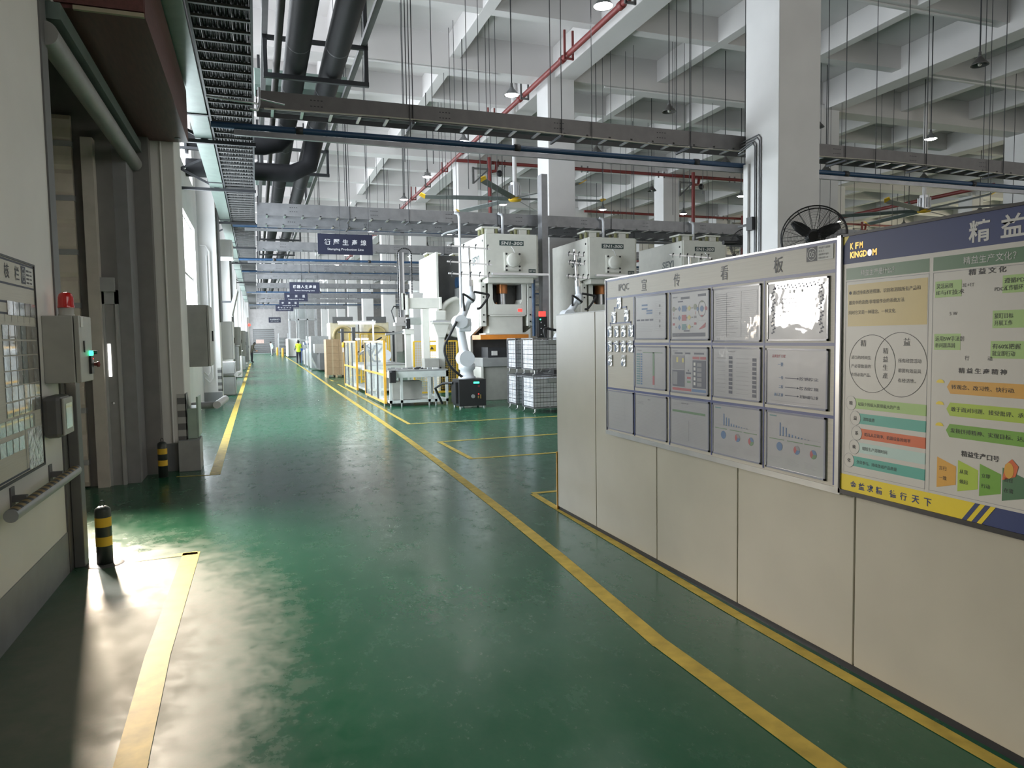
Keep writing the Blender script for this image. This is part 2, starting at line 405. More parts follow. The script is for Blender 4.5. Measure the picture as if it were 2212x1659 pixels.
# ---------------------------------------------------------------- board with the quality documents
M_board = mat('brushed_cream_board', (.50, .475, .415), .45, 0, var=.06, scale=3, stretch=(1, 1, 60))
M_alu = mat('aluminium_frame', (.42, .42, .42), .35, .8)
M_sheet = mat('laminated_sheet', (.41, .41, .44), .35, var=.03, scale=5, bump=.12, bscale=5, coat=1)
M_sheetedge = mat('acrylic_edge', (.33, .34, .42), .2, var=0, coat=.5)
M_pouch = mat('badge_pouch', (.62, .64, .68), .2, var=.35, scale=22, bump=.5, bscale=25, coat=1)
XI = XB-.03                                    # board face
R_, U_ = -YR, ZU                               # reading directions on the boards of the partition
def BO(y, z, lift=0): return Vector((XI-.0012-lift, y, z))
nb = thing('notice_board', 'cream display board headed in black letters, with rows of document sleeves, on the partition', 'notice board', (XI, 3.95, .9))
MB().box(XI, XB, 2.735, 5.165, .90, 2.10).build('board_panel', M_board, nb)
fr = MB()
fr.box(XI-.006, XB, 2.70, 2.738, .885, 2.115); fr.box(XI-.006, XB, 5.162, 5.172, .895, 2.105); fr.box(XI-.008, XB, 2.70, 5.172, .868, .90); fr.box(XI-.004, XB, 2.70, 5.172, 2.098, 2.108)
fr.build('frame', M_alu, nb)
ln = MB()
for z in (2.092, 1.951, 1.596, 1.240): ln.rect(BO(0, z), R_, U_, -5.16, -2.74, -.008, .008)
ln.rect(BO(5.155, .905, .0002), R_, U_, 0, .012, 0, 1.19); ln.rect(BO(2.752, .905, .0002), R_, U_, 0, .012, 0, 1.19)
for y in (4.714, 4.229, 3.749, 3.265): ln.rect(BO(y, .905, .0002), R_, U_, -.006, .006, 0, 1.045)
# brackets of the little organisation chart
ln.rect(BO(5.03, 1.868, .0004), R_, U_, 0, .21, 0, .012).rect(BO(5.03, 1.85, .0004), R_, U_, 0, .012, 0, .03).rect(BO(4.832, 1.85, .0004), R_, U_, 0, .012, 0, .03)
ln.rect(BO(5.10, 1.75, .0004), R_, U_, 0, .345, 0, .012).rect(BO(5.10, 1.735, .0004), R_, U_, 0, .012, 0, .03).rect(BO(4.767, 1.735, .0004), R_, U_, 0, .012, 0, .03)
ln.build('blue_line', M_bluet, nb)
t = MB()
t.text('IPQC', BO(4.95, 1.992, .001), R_, U_, .060, w=.16)
for ch, y in (('宣', 4.60), ('传', 4.175), ('看', 3.66), ('板', 3.19)): t.text(ch, BO(y, 1.978, .001), R_, U_, .085, w=.070)
t.build('lettering', M_ink, nb)
pl = MB().use(M_ink).rect(BO(2.945, 2.012, .001), R_, U_, 0, .075, 0, .072)
pl.use(M_paperw).rect(BO(2.87, 2.012, .001), R_, U_, 0, .105, 0, .072).ring(BO(2.945, 2.012, .0016), R_, U_, .0375, .036, .031, .031, .003)
pl.text('05', BO(2.9075, 2.034, .0016), R_, U_, .028, 'c')
pl.use(M_ink)
for j, s in enumerate(('责任部门 品质部', '责 任 人', '更新频次 每月', '更新日期 5.26')): pl.text(s, BO(2.862, 2.068-.0165*j, .0016), R_, U_, .010)
pl.build('number_plate', None, nb)

C_dk = mat('print_slate', (.06, .065, .10), .5, var=0); C_bl = mat('print_blue', (.08, .16, .32), .5, var=0); C_rd = mat('print_red', (.36, .07, .08), .5, var=0)
C_gn = mat('print_green', (.12, .22, .12), .5, var=0); C_ye = mat('print_yellow', (.55, .48, .14), .5, var=0); C_gy = mat('print_grey', (.22, .22, .24), .5, var=0); C_lt = mat('print_line', (.30, .30, .33), .5, var=0)
C_ol = mat('print_olive', (.22, .24, .18), .5, var=0); C_tl = mat('print_teal', (.10, .22, .24), .5, var=0)
def holder(y0, y1, z0, z1, label, draw, cat='document sleeve'):
    """clear acrylic sleeve with its sheet; draw gets a pen in 0..1 sheet coordinates"""
    h = thing('document_sleeve', label, cat, (XI, (y0+y1)/2, z0), 'document sleeves on the cream board')
    b = .010
    fr = MB(); x0, x1 = XI-.008, XI
    fr.box(x0, x1, y1, y0, z0, z0+b).box(x0, x1, y1, y0, z1-b, z1).box(x0, x1, y1, y1+b, z0, z1).box(x0, x1, y0-b, y0, z0, z1)
    fr.build('sleeve_edge', M_sheetedge, h)
    MB().box(XI-.0055, XI, y1+b, y0-b, z0+b, z1-b).build('sheet', M_sheet, h)
    mb = MB(); w, hh = y0-y1-2*b, z1-z0-2*b
    class Pen:
        def o(s, k=0): return Vector((XI-.0062-.0003*k, y0-b, z0+b))
        def rect(s, m, a0, a1, b0, b1, k=0): mb.use(m).rect(s.o(k), R_, U_, a0*w, a1*w, b0*hh, b1*hh)
        def disc(s, m, a, c, ra, k=0, **q): mb.use(m).disc(s.o(k), R_, U_, a*w, c*hh, ra*w, ra*w, **q)
        def ring(s, m, a, c, ra, wd, k=0): mb.use(m).ring(s.o(k), R_, U_, a*w, c*hh, ra*w, ra*w*1.25, wd*w)
        def poly(s, m, pts, k=0): mb.use(m).flat(s.o(k), R_, U_, [(a*w, c*hh) for a, c in pts])
        def text(s, m, body, a, c, size, al='l', bold=0, k=0, wd=None): mb.use(m).text(body, s.o(k)+R_*a*w+U_*c*hh, R_, U_, size*hh, al, w=wd and wd*w, bold=bold)
        def lines(s, m, a0, a1, b0, b1, n, rnd=.3, th=.006):
            for i in range(n):
                c = b0+(b1-b0)*i/max(n-1, 1); e = a1-(a1-a0)*rnd*random.random(); s.rect(m, a0, e, c, c+th)
    draw(Pen())
    if mb.v: mb.build('print', None, h)
    return h
def d_chart(p):
    for a, b in ((.22, .78), (.22, .69), (.38, .64), (.38, .58)): p.rect(C_bl, a, a+.2, b, b+.04)
    for k in range(4): p.rect(C_dk, .04+.15*k, .16+.15*k, .42, .46)
    p.lines(C_lt, .04, .62, .16, .36, 6); p.lines(C_lt, .68, .97, .18, .86, 17, .4)
    for b in (.76, .58, .40, .28): p.disc(C_gy, .82, b, .025)
    p.rect(C_lt, .665, .668, .16, .88)
def d_flow(p):
    p.text(C_dk, '质量检验流程', .05, .90, .03); p.rect(C_dk, .28, .52, .86, .91); p.rect(C_dk, .74, .94, .89, .94); p.rect(C_dk, .20, .34, .80, .83)
    for j, (b, m) in enumerate(((.66, C_bl), (.46, C_rd), (.26, C_tl))):
        p.poly(C_bl, [(.20, b), (.24, b+.06), (.28, b), (.24, b-.06)]); p.rect(m, .31, .43, b-.065, b+.065)
        p.poly(C_ye, [(.46, b), (.51, b+.06), (.56, b), (.51, b-.06)]); p.rect(C_gy, .44, .455, b-.02, b+.02); p.rect(C_gy, .13, .17, b-.015, b+.015); p.rect(C_gy, .57, .61, b-.015, b+.015)
    p.disc(C_ol, .08, .66, .04); p.disc(C_ol, .67, .68, .045)
    for a in (.08, .67):
        p.rect(C_gy, a-.03, a+.03, .44, .49); p.rect(C_rd, a-.03, a+.03, .30, .35); p.rect(C_rd, a-.004, a+.004, .52, .58)
    p.ring(C_gy, .84, .63, .10, .01); p.disc(C_bl, .84, .63, .045); p.disc(C_rd, .945, .63, .03, 1); p.disc(C_bl, .735, .63, .03, 1)
    p.poly(C_ol, [(.80, .76), (.84, .81), (.88, .76)], 1); p.poly(C_rd, [(.80, .50), (.84, .45), (.88, .50)], 1)
    p.poly(C_rd, [(.76, .20), (.94, .34), (.93, .24), (.80, .20)]); p.lines(C_lt, .75, .95, .38, .38, 1, 0)
    p.rect(C_dk, .36, .52, .16, .19); p.rect(C_dk, .04, .93, .05, .13); p.text(C_gy, '品质是生产出来的', .06, .075, .03, k=1)
def d_form(p):
    for a in (.05, .30, .62, .95): p.rect(C_lt, a, a+.004, .06, .93)
    p.lines(C_lt, .05, .95, .06, .93, 24, 0, .003); p.lines(C_gy, .07, .60, .10, .90, 20, .6, .008); p.text(C_gy, '检验 记录', .08, .015, .025)
def d_policy(p):
    p.text(C_gy, '質  量  方  針', .5, .80, .065, 'c', bold=.02)
    for j, s in enumerate(('一、根據客戶的要求，', '提供高品質的產品和服務；', '二、追求卓越的品質目標；', '三、持續改進，')): p.text(C_dk, s, .20, .69-.075*j, .042, bold=.01)
    for a in (.09, .91):                                  # climbing vine border
        for k in range(13):
            b = .10+.066*k; dx = .02*sin(k*1.7)
            p.rect(C_dk, a+dx-.003, a+dx+.003, b, b+.066); p.disc(C_dk, a+dx+.018, b+.03, .013, n=7); p.disc(C_dk, a+dx-.018, b+.01, .011, n=7)
    for k in range(13):
        a = .10+.062*k; dz = .012*sin(k*1.9); p.rect(C_dk, a, a+.062, .925+dz, .931+dz); p.disc(C_dk, a+.03, .905+dz, .012, n=7); p.disc(C_dk, a+.01, .95+dz, .011, n=7)
def d_table(p):
    p.text(C_dk, '品质异常处理流程', .08, .91, .025)
    for k in range(13):
        b = .06+.062*k; p.rect(C_tl, .05, .17, b, b+.04); p.rect(C_bl, .19, .25, b, b+.04)
    p.rect(C_gn, .60, .66, .30, .88); p.rect(C_rd, .60, .66, .08, .30); p.rect(C_gn, .27, .92, .86, .88); p.lines(C_lt, .28, .58, .08, .82, 22, .4, .003); p.rect(C_gy, .67, .92, .08, .85) if 0 else None
def d_photo(p):
    p.text(C_dk, '包装标准作业指导书', .06, .93, .022); p.rect(C_dk, .12, .34, .87, .91); p.rect(C_dk, .42, .56, .87, .91); p.rect(C_dk, .66, .92, .87, .91)
    p.rect(C_gy, .05, .40, .52, .84); p.rect(C_dk, .05, .40, .12, .50); p.rect(C_gy, .07, .20, .16, .46, 1); p.rect(C_ye, .17, .22, .68, .80, 1); p.rect(C_ye, .33, .38, .68, .78, 1)
    p.rect(C_rd, .62, .80, .76, .82); p.rect(C_rd, .82, .97, .76, .82); p.rect(C_dk, .62, .97, .12, .74)
    for k in range(5): p.rect(M_paperw, .65, .70, .18+.11*k, .25+.11*k, 1); p.rect(C_gy, .74, .86, .16+.11*k, .24+.11*k, 1)
    p.rect(C_dk, .44, .58, .42, .46); p.rect(C_rd, .47, .57, .31, .36); p.rect(C_gn, .47, .57, .22, .27); p.rect(C_dk, .49, .52, .48, .52)
    p.rect(C_rd, .05, .58, .03, .09); p.rect(C_bl, .60, .97, .03, .09)
def d_list(p):
    p.text(C_gy, '不良品样品清单', .35, .93, .03)
    p.lines(C_lt, .05, .95, .05, .88, 12, 0, .003)
    for k in range(9): p.rect(C_dk, .36, .44, .08+.088*k, .145+.088*k); p.rect(C_dk, .86, .94, .05+.088*k, .115+.088*k)
    for k in range(9): p.rect(C_lt, .10, .28, .10+.088*k, .11+.088*k); p.rect(C_lt, .52, .78, .09+.088*k, .10+.088*k)
def d_slogan(p):
    p.text(C_rd, '品質宣傳口號', .10, .86, .06, bold=.02); p.text(C_bl, '一要', .20, .70, .07, bold=.02)
    for b, l, r in ((.46, '一防', '防锈防尘'), (.29, '二防', '防刮防撞'), (.14, '具体汇报', '发现问题马上报')):
        p.text(C_bl, l, .30, b, .06, 'r', bold=.02); p.rect(C_dk, .33, .55, b+.022, b+.036); p.poly(C_dk, [(.54, b+.01), (.575, b+.029), (.54, b+.048)]); p.text(C_dk, r, .58, b, .06, bold=.02, wd=.30)
    p.lines(C_lt, .08, .92, .05, .05, 1, 0)
def d_blank(p): p.lines(C_lt, .1, .9, .1, .9, 9, .6, .003); p.rect(C_lt, .7, .704, .2, .9)
def d_form2(p):
    p.text(C_dk, '质量月报', .42, .90, .028); p.lines(C_lt, .06, .96, .08, .86, 26, .05, .003); p.lines(C_gy, .07, .3, .78, .84, 3, .3)
def d_form3(p):
    p.text(C_dk, '品质目标达成汇总表', .30, .92, .03); p.rect(C_gn, .05, .93, .72, .77); p.lines(C_lt, .05, .95, .08, .88, 24, .02, .003); p.rect(C_lt, .50, .504, .1, .55)
def d_pies(p):
    p.rect(C_tl, .05, .18, .94, .965)
    for k, hgt in enumerate((.24, .17, .16, .06, .05, .04, .03, .02, .012, .01)): p.rect(C_bl, .24+.055*k, .262+.055*k, .60, .60+hgt)
    p.lines(C_lt, .24, .95, .60, .60, 1, 0)
    for a in (.05, .38, .68): p.rect(C_gn, a, a+.27, .52, .535); p.lines(C_lt, a, a+.25, .10, .20, 6, .5, .003)
    for a, b, ms in ((.24, .40, (C_bl, C_bl, C_bl)), (.55, .39, (C_gy, C_rd, C_bl)), (.83, .37, (C_bl, C_rd, C_gn))):
        for k, m in enumerate(ms): p.disc(m, a, b, .055, t0=k*2.094, t1=k*2.094+2.094)
rows = [
 [(4.690, 4.261, 1.626, 1.941, 'clear sleeve with a blue box chart, top row just right of the badge column', d_chart), (4.211, 3.769, 1.618, 1.939, 'clear sleeve with a coloured flow chart of blue, red and teal boxes', d_flow),
  (3.733, 3.289, 1.609, 1.932, 'clear sleeve with a pale ruled form, top row between flow chart and vine-bordered sheet', d_form), (3.235, 2.788, 1.613, 1.930, 'clear sleeve with a vine-bordered sheet of bold lines, top right of the board', d_policy)],
 [(4.700, 4.266, 1.272, 1.580, 'clear sleeve with a table and a green and red vertical stripe', d_table), (4.216, 3.779, 1.269, 1.576, 'clear sleeve with dark photos over red and blue footer bars', d_photo),
  (3.737, 3.286, 1.269, 1.578, 'clear sleeve with a list carrying two columns of tiny photos', d_list), (3.244, 2.787, 1.266, 1.574, 'clear sleeve with big slogan words joined by arrows', d_slogan)],
 [(5.143, 4.723, .915, 1.228, 'almost blank clear sleeve in the bottom left corner of the board', d_blank), (4.696, 4.259, .917, 1.229, 'clear sleeve with a finely ruled form, bottom row beside the almost blank sleeve', d_form2),
  (4.217, 3.768, .920, 1.233, 'clear sleeve with a form crossed by one green band', d_form3), (3.736, 3.282, .921, 1.233, 'clear sleeve with bars and three pies, left of the two', d_pies), (3.240, 2.797, .917, 1.233, 'clear sleeve with bars and three pies, in the bottom right corner', d_pies)]]
for r in rows:
    for a in r: holder(*a)
bad = [('single badge pocket at the head of the chart', 4.938, 1.906), ('left badge pocket of the pair under the upper bracket', 5.029, 1.800), ('right badge pocket of the pair under the upper bracket', 4.823, 1.806)]
for rn, z in (('upper row of four', 1.690), ('lower row of four', 1.575)):
    for on, y in (('first', 5.096), ('second', 4.982), ('third', 4.869), ('fourth', 4.757)): bad.append(('%s badge pocket in the %s' % (on, rn), y, z))
bad += [('left badge pocket of the lowest pair', 5.091, 1.462), ('right badge pocket of the lowest pair', 4.874, 1.465)]
for lb, y, z in bad:
    b = thing('badge_pocket', lb+' on the cream board', 'badge pocket', (XI, y, z-.045), 'badge pockets on the cream board')
    MB().box(XI-.006, XI, y-.036, y+.036, z-.045, z+.045).build('pouch', M_pouch, b, bevel=.003)
    MB().rect(Vector((XI-.0068, y, z)), R_, U_, -.030, -.008, -.036, random.choice((-.005, .012))).build('photo', C_bl, b)

# ---------------------------------------------------------------- printed poster board
P_ = lambda y, z, k=0: Vector((XI-.0015-.0004*k, y, z))
pb = thing('poster_board', 'large printed poster board with blue header and yellow footer, near end of the partition', 'poster board', (XI, 1.5, .9))
MB().box(XI, XB, .30, 2.703, .895, 2.106).build('board_panel', M_paperw, pb)
MB().box(XI-.008, XB, .29, .302, .885, 2.115).box(XI-.008, XB, 2.702, 2.712, .885, 2.115).box(XI-.008, XB, .29, 2.712, .876, .897).box(XI-.008, XB, .29, 2.712, 2.104, 2.116).build('frame', M_blk, pb)
c_navy = mat('poster_blue', (.013, .033, .15), .5, var=.04); c_grn = mat('poster_green', (.075, .18, .095), .4, var=.03); c_tan = mat('poster_tan', (.58, .45, .17), .4, var=.03)
c_lg = mat('poster_light_green', (.36, .55, .20), .4, var=.02); c_te = mat('poster_teal', (.10, .40, .34), .4, var=.02); c_or = mat('poster_red_orange', (.65, .14, .05), .4, var=.02); c_pt = mat('poster_pale_teal', (.48, .64, .62), .4, var=.02)
c_yl = mat('poster_yellow', (.80, .62, .03), .4, var=.02); c_am = mat('poster_amber', (.68, .36, .06), .4, var=.02); c_li = mat('poster_lime', (.40, .55, .06), .4, var=.02); c_mg = mat('poster_mid_green', (.17, .38, .05), .4, var=.02)
c_gold = mat('gold_letters', (.62, .40, .10), .35, .5); c_pap = mat('poster_paper', (.60, .585, .555), .4, var=.02)
c_sil = mat('silver_emblem', (.5, .5, .55), .35, .5)
b = MB()
def rc(m, y0, y1, z0, z1, k=1): b.use(m).rect(P_(0, 0, k), R_, U_, -y0, -y1, z0, z1)
rc(c_pap, 2.702, .302, .897, 2.104, 0); rc(c_navy, 2.702, .302, 1.975, 2.104)
b.use(c_yl).flat(P_(2.702, 2.104, 2), R_, U_, [(0, 0), (0, -.045), (.035, 0)])
def frame(y0, y1, z0, z1):
    for a in ((y0, y1, z0, z0+.002), (y0, y1, z1-.002, z1), (y0, y0-.002, z0, z1), (y1+.002, y1, z0, z1)): rc(C_lt, *a, k=1)
rc(c_grn, 2.683, 2.237, 1.899, 1.954); rc(c_grn, 2.219, 1.55, 1.899, 1.955); frame(2.683, 2.237, .985, 1.892); frame(2.219, 1.45, .985, 1.892)
rc(c_tan, 2.670, 2.243, 1.681, 1.876)
def ellipse(yc, zc, ra, rb): b.use(M_ink).ring(P_(yc, zc, 2), R_, U_, 0, 0, ra, rb, .0022, 64)
ellipse(2.527, 1.508, .131, .133); ellipse(2.373, 1.508, .136, .142)
for (y, z, m, s) in ((2.627, 1.319, c_lg, 0), (2.600, 1.250, c_te, 0), (2.590, 1.180, c_or, 0), (2.604, 1.113, c_pt, 0), (2.634, 1.045, c_te, 0)):
    rc(m, y+.004, 2.236, z-.024, z+.024, 1); b.use(c_pap).disc(P_(y+.016, z, 2), R_, U_, 0, 0, .031, .034, 24); b.use(C_lt).ring(P_(y+.016, z, 3), R_, U_, 0, 0, .031, .034, .0012)
for (y, z) in ((2.208, 1.789), (2.208, 1.575)): rc(c_lg, y, y-.118, z, z+.066)
for (y, z) in ((1.925, 1.790), (1.960, 1.660), (1.965, 1.545)): rc(c_lg, y, y-.19, z, z+.066)
for (z, m) in ((1.425, c_am), (1.335, c_li), (1.248, c_mg)):
    b.use(m).flat(P_(2.145, z, 1), R_, U_, [(0, 0), (.016, -.027), (.60, -.027), (.60, .027), (.016, .027)])
for y, m in ((2.182, c_am), (2.088, c_li), (1.996, c_mg), (1.905, c_grn)):
    b.use(m).flat(P_(y, 1.005, 1), R_, U_, [(0, 0), (.086, .025), (.086, .10), (0, .128)])
rc(c_yl, 2.702, 2.03, .897, .974); rc(c_navy, 2.03, .302, .897, .974)
b.use(c_yl).flat(P_(2.032, .897, 2), R_, U_, [(0, 0), (0, .077), (.055, .077)] )
for k in range(2): b.use(c_navy).flat(P_(2.045-.042*k, .897, 3), R_, U_, [(-.02, 0), (.0, 0), (.055, .077), (.035, .077)]); b.use(c_yl).flat(P_(2.024-.042*k, .897, 3), R_, U_, [(-.02, 0), (.0, 0), (.055, .077), (.035, .077)])
# megaphone drawn at the right of the slogans
b.use(c_or).flat(P_(1.905, 1.085, 3), R_, U_, [(0, 0), (.05, .02), (.06, .06), (.035, .085), (.01, .06)]); b.use(c_am).disc(P_(1.88, 1.125, 4), R_, U_, 0, 0, .018, .03, 18)
# speaking hard-hat figures are plain helmet marks on the poster
for z in (1.440, 1.350, 1.262): b.use(c_yl).disc(P_(2.175, z, 2), R_, U_, 0, 0, .018, .014, 14, t0=0, t1=pi)
# globe in the logo
b.use(c_sil).disc(P_(2.547, 2.014, 2), R_, U_, 0, 0, .013, .0155, 24)
b.build('print', None, pb)
t = MB(); tw = mat('poster_white_letters', (.60, .60, .60), .4, var=0)
def tx(m, s, y, z, h, al='l', w=None, bold=0, k=3, **q): t.use(m).text(s, P_(y, z, k), R_, U_, h, al, w=w, bold=bold, **q)
tx(tw, '精', 2.065, 1.993, .085, w=.088, bold=.02); tx(tw, '益', 1.937, 1.995, .085, w=.088, bold=.02); tx(tw, '生', 1.81, 1.995, .085, w=.088, bold=.02); tx(tw, '产', 1.68, 1.995, .085, w=.088, bold=.02)
for ch, y in (('K', 2.660), ('F', 2.630), ('M', 2.605)): tx(c_gold, ch, y, 2.040, .030, w=.019, bold=.03)
tx(c_gold, 'KINGD', 2.660, 1.999, .030, w=.098, bold=.04); tx(c_gold, 'M', 2.531, 1.999, .030, w=.025, bold=.05)
tx(c_navy, '·:·', 2.547, 2.010, .007, 'c', k=4)
tx(tw, '精益生产是什么？', 2.595, 1.912, .028, w=.185); tx(tw, '精益生产文化？', 2.085, 1.912, .031, w=.21)
for j, s in enumerate(('● 通过持续改进措施、识别和消除所有产品和', '服务中的浪费/非增值作业的系统方法.', '同时它又是一种理念、一种文化.')): tx(M_ink, s, 2.663, 1.828-.046*j, .019, w=(.385, .31, .265)[j])
tx(M_ink, '精', 2.575, 1.587, .030, 'c'); tx(M_ink, '益', 2.34, 1.592, .033, 'c')
for j, s in enumerate('精益生產'): tx(M_ink, s, 2.45, 1.555-.037*j, .026, 'c')
for j, s in enumerate(('适当的时间生', '产必要数量的', '市场必需产品。')): tx(M_ink, s, 2.645, 1.527-.040*j, .017, w=.115)
for j, s in enumerate(('所有经营活动', '都要有效益具', '有经济性。')): tx(M_ink, s, 2.382, 1.517-.043*j, .018, w=(.115, .115, .09)[j])
for ch, (y, z) in zip('精益系统化', ((2.643, 1.310), (2.616, 1.241), (2.606, 1.171), (2.620, 1.104), (2.650, 1.036))): tx(M_ink, ch, y, z, .019, 'c', bold=.015, k=4)
for s, y, z, w in (('以最少的投入获得最大的产出', 2.600, 1.310, .23), ('消除浪费', 2.570, 1.241, .065), ('提高人员效率、机器设备的效率', 2.562, 1.171, .25), ('缩短生产周期时间', 2.572, 1.104, .14), ('全员参与、持续改进产品质量', 2.604, 1.036, .225)): tx(M_ink, s, y, z, .017, w=w)
tx(M_ink, '精 益 文 化', 2.062, 1.868, .024, w=.15, bold=.015)
for y, z, a, c in ((2.202, 1.789, '灵活运用', 'IE与IT技术'), (2.202, 1.575, '运用5W手法剖', '析问题真因'), (1.918, 1.790, '遵循PDCA', '工作循环'), (1.953, 1.660, '紧盯目标', '开展工作'), (1.958, 1.545, '有60%把握', '就立即行动')):
    tx(M_ink, a, y, z+.036, .020, w=.018*len(a)); tx(M_ink, c, y, z+.009, .020, w=.0175*len(c))
tx(M_ink, 'IE+IT', 2.085, 1.825, .013, spacing=1.2); tx(M_ink, 'PDCA', 1.955, 1.800, .013); tx(M_ink, '5 W', 2.140, 1.715, .013)
for c_, y in (('行', 2.07), ('动', 1.975)): tx(M_ink, c_, y, 1.535, .018)
tx(M_ink, '精 益 生 產 精 神', 2.095, 1.483, .022, w=.195, bold=.015)
for z, s in ((1.417, '转观念、改习性、快行动.'), (1.327, '敢于面对问题、接受批评、承担责任.'), (1.240, '发扬拼搏精神、实现目标、达成使命.')): tx(M_ink, s, 2.125, z, .019, w=.0215*len(s))
tx(M_ink, '精益生产口号', 2.075, 1.150, .024, w=.155, bold=.015)
for (y, a, c) in ((2.172, '言行', '一致'), (2.080, '从我', '做起'), (1.988, '立即', '行动'), (1.898, '责任', '在我')): tx(M_ink, a, y, 1.080, .017); tx(M_ink, c, y, 1.040, .017)
for ch, y in zip('金益求精德行天下', (2.640, 2.590, 2.540, 2.490, 2.415, 2.360, 2.300, 2.240)): tx(c_navy, ch, y, .915, .034, bold=.02)
t.build('lettering', None, pb)
# ================================================================ left wall
XL = XW+.03
def L_(y, z, k=0): return Vector((XL+.0012+.0005*k, y, z))
lb = thing('notice_board', 'photo notice board numbered 09 with blue lines, on the left wall', 'notice board', (XL, 4.1, .9))
MB().box(XW, XL, 2.90, 5.32, .895, 2.155).build('board_panel', M_board, lb)
MB().box(XW, XL+.006, 5.315, 5.328, .89, 2.16).box(XW, XL+.006, 2.9, 5.328, .885, .90).box(XW, XL+.006, 2.9, 5.328, 2.15, 2.162).build('frame', M_blk, lb)
ln = MB()
for z in (2.140, 2.005, 1.900, 1.835, .912): ln.rect(L_(2.9, z), YR, ZU, 0, 2.405, -.006, .006)
for k in range(7): ln.rect(L_(5.285-.115*k, 1.79), YR, ZU, 0, .004, 0, .04)
ln.rect(L_(5.300, .91), YR, ZU, 0, .006, 0, 1.24); ln.rect(L_(4.955, .915), YR, ZU, 0, .005, 0, .36)
ln.build('blue_line', M_navy, lb)
t = MB()
for ch, y in (('核', 4.745), ('栏', 4.93)): t.text(ch, L_(y, 2.035, 1), YR, ZU, .085, bold=.01)
t.build('lettering', M_ink, lb)
pl = MB().use(M_navy).rect(L_(5.055, 2.025, 1), YR, ZU, 0, .085, 0, .105).use(M_paperw).rect(L_(5.14, 2.025, 1), YR, ZU, 0, .155, 0, .105)
pl.ring(L_(5.0975, 2.0775, 2), YR, ZU, 0, 0, .034, .042, .004).text('09', L_(5.0975, 2.06, 2), YR, ZU, .034, 'c').use(M_ink)
for j in range(4): pl.rect(L_(5.15, 2.11-.024*j, 2), YR, ZU, 0, .055, -.008, .004).rect(L_(5.215, 2.11-.024*j, 2), YR, ZU, 0, .05, -.006, .003)
pl.build('number_plate', None, lb)
cards = [mat('photo_card_a', (.22, .22, .21), .25, var=.5, scale=14, coat=1), mat('photo_card_b', (.17, .20, .20), .25, var=.5, scale=16, coat=1), mat('photo_card_c', (.20, .18, .15), .25, var=.5, scale=12, coat=1)]
ordn = ('first', 'second', 'third', 'fourth', 'fifth', 'sixth', 'seventh')
rown = ('top', 'second', 'third', 'fourth', 'fifth', 'sixth', 'seventh', 'eighth', 'ninth')
ci = None
for r in range(9):
    z = 1.715-.090*r if r else 1.868
    z = (1.868, 1.730, 1.640, 1.553, 1.466, 1.380, 1.290, 1.195, 1.085)[r]
    for c in range(6):
        y = 5.245-.110*c-(.0 if r < 7 else .14 if r == 7 else .37)
        if r == 0 and c > 4: continue
        o = MB().box(XL, XL+.004, y-.048, y+.048, z-.040, z+.040).build('photo_card', cards[(r*3+c*5) % 3])
        rehome(o, (XL, y, z)); tag(o, 'photo card, %s row, %s from the right end, on the left notice board' % (rown[r], ordn[c]), 'photo card', 'photo cards on the left notice board')
for y, w, h, z, lb_ in ((5.145, .29, .24, 1.045, 'large ruled sheet in the bottom right corner of the left notice board'),):
    o = MB().box(XL, XL+.004, y-w/2, y+w/2, z-h/2-.02, z+h/2-.02).build('ruled_sheet', M_pouch); rehome(o, (XL, y, z)); tag(o, lb_, 'sheet')
# control cabinet with a red beacon
cb = thing('control_cabinet', 'grey wall cabinet with green lamp and keypad, beside the loading door', 'electrical cabinet', (XW, 5.75, 1.4))
MB().box(XW, -1.165, 5.55, 5.935, 1.395, 1.850).build('body', M_boxg, cb, bevel=.006)
dr = MB().box(-1.160, -1.130, 5.55, 5.935, 1.395, 1.850).build('door', M_boxg, cb, bevel=.005)
FX = -1.1285
MB().box(FX, FX+.006, 5.66, 5.68, 1.60, 1.68).build('handle', M_blk, dr)
MB().rect((FX+.001, 5.60, 1.775), YR, ZU, 0, .075, 0, .07).build('sticker', M_paperw, dr)
MB().cyl((FX, 5.83, 1.592), (FX+.022, 5.83, 1.592), .018, 14).build('green_lamp', M_greenled, dr)
MB().cyl((FX, 5.88, 1.597), (FX+.04, 5.88, 1.597), .014, 12).build('selector_knob', M_blk, dr)
kp = MB().box(FX, FX+.016, 5.80, 5.875, 1.445, 1.572).build('keypad', M_blk, dr)
MB().box(FX+.016, FX+.018, 5.85, 5.862, 1.548, 1.556).build('red_led', M_redled, kp)
MB().cyl((FX, 5.905, 1.51), (FX+.03, 5.905, 1.51), .012, 12).lathe((FX+.03, 5.905, 1.51), [(.0, .022), (.02, .016), (.02, 0), (0, 0)], 14, 'x').build('stop_button', M_red, dr)
be = thing('beacon_light', 'red warning beacon on top of the grey wall cabinet', 'beacon', (-1.235, 5.72, 1.85))
MB().lathe((-1.235, 5.72, 1.852), [(0, 0), (.050, 0), (.050, .012), (.046, .014), (.047, .058), (.0, .058)], 22).build('base', mat('beacon_base', (.42, .42, .38), .5), be)
MB().lathe((-1.235, 5.72, 1.91), [(.052, 0), (.052, .012), (.050, .016), (.048, .07), (.042, .092), (.028, .104), (0, .107)], 22).build('lens', M_redlens, be)
# lower junction box
jb = thing('junction_box', 'smaller grey box with rounded ends and clear window, under the grey wall cabinet', 'junction box', (XW, 5.55, 1.03))
MB().box(XW, -1.235, 5.44, 5.72, 1.035, 1.315).build('body', M_dgrey, jb, bevel=.03)
MB().box(-1.238, -1.222, 5.455, 5.705, 1.05, 1.30).build('cover', M_boxg, jb, bevel=.012)
MB().box(-1.222, -1.2195, 5.50, 5.66, 1.09, 1.26).build('window', mat('box_window', (.20, .26, .22), .12, coat=.6), jb)
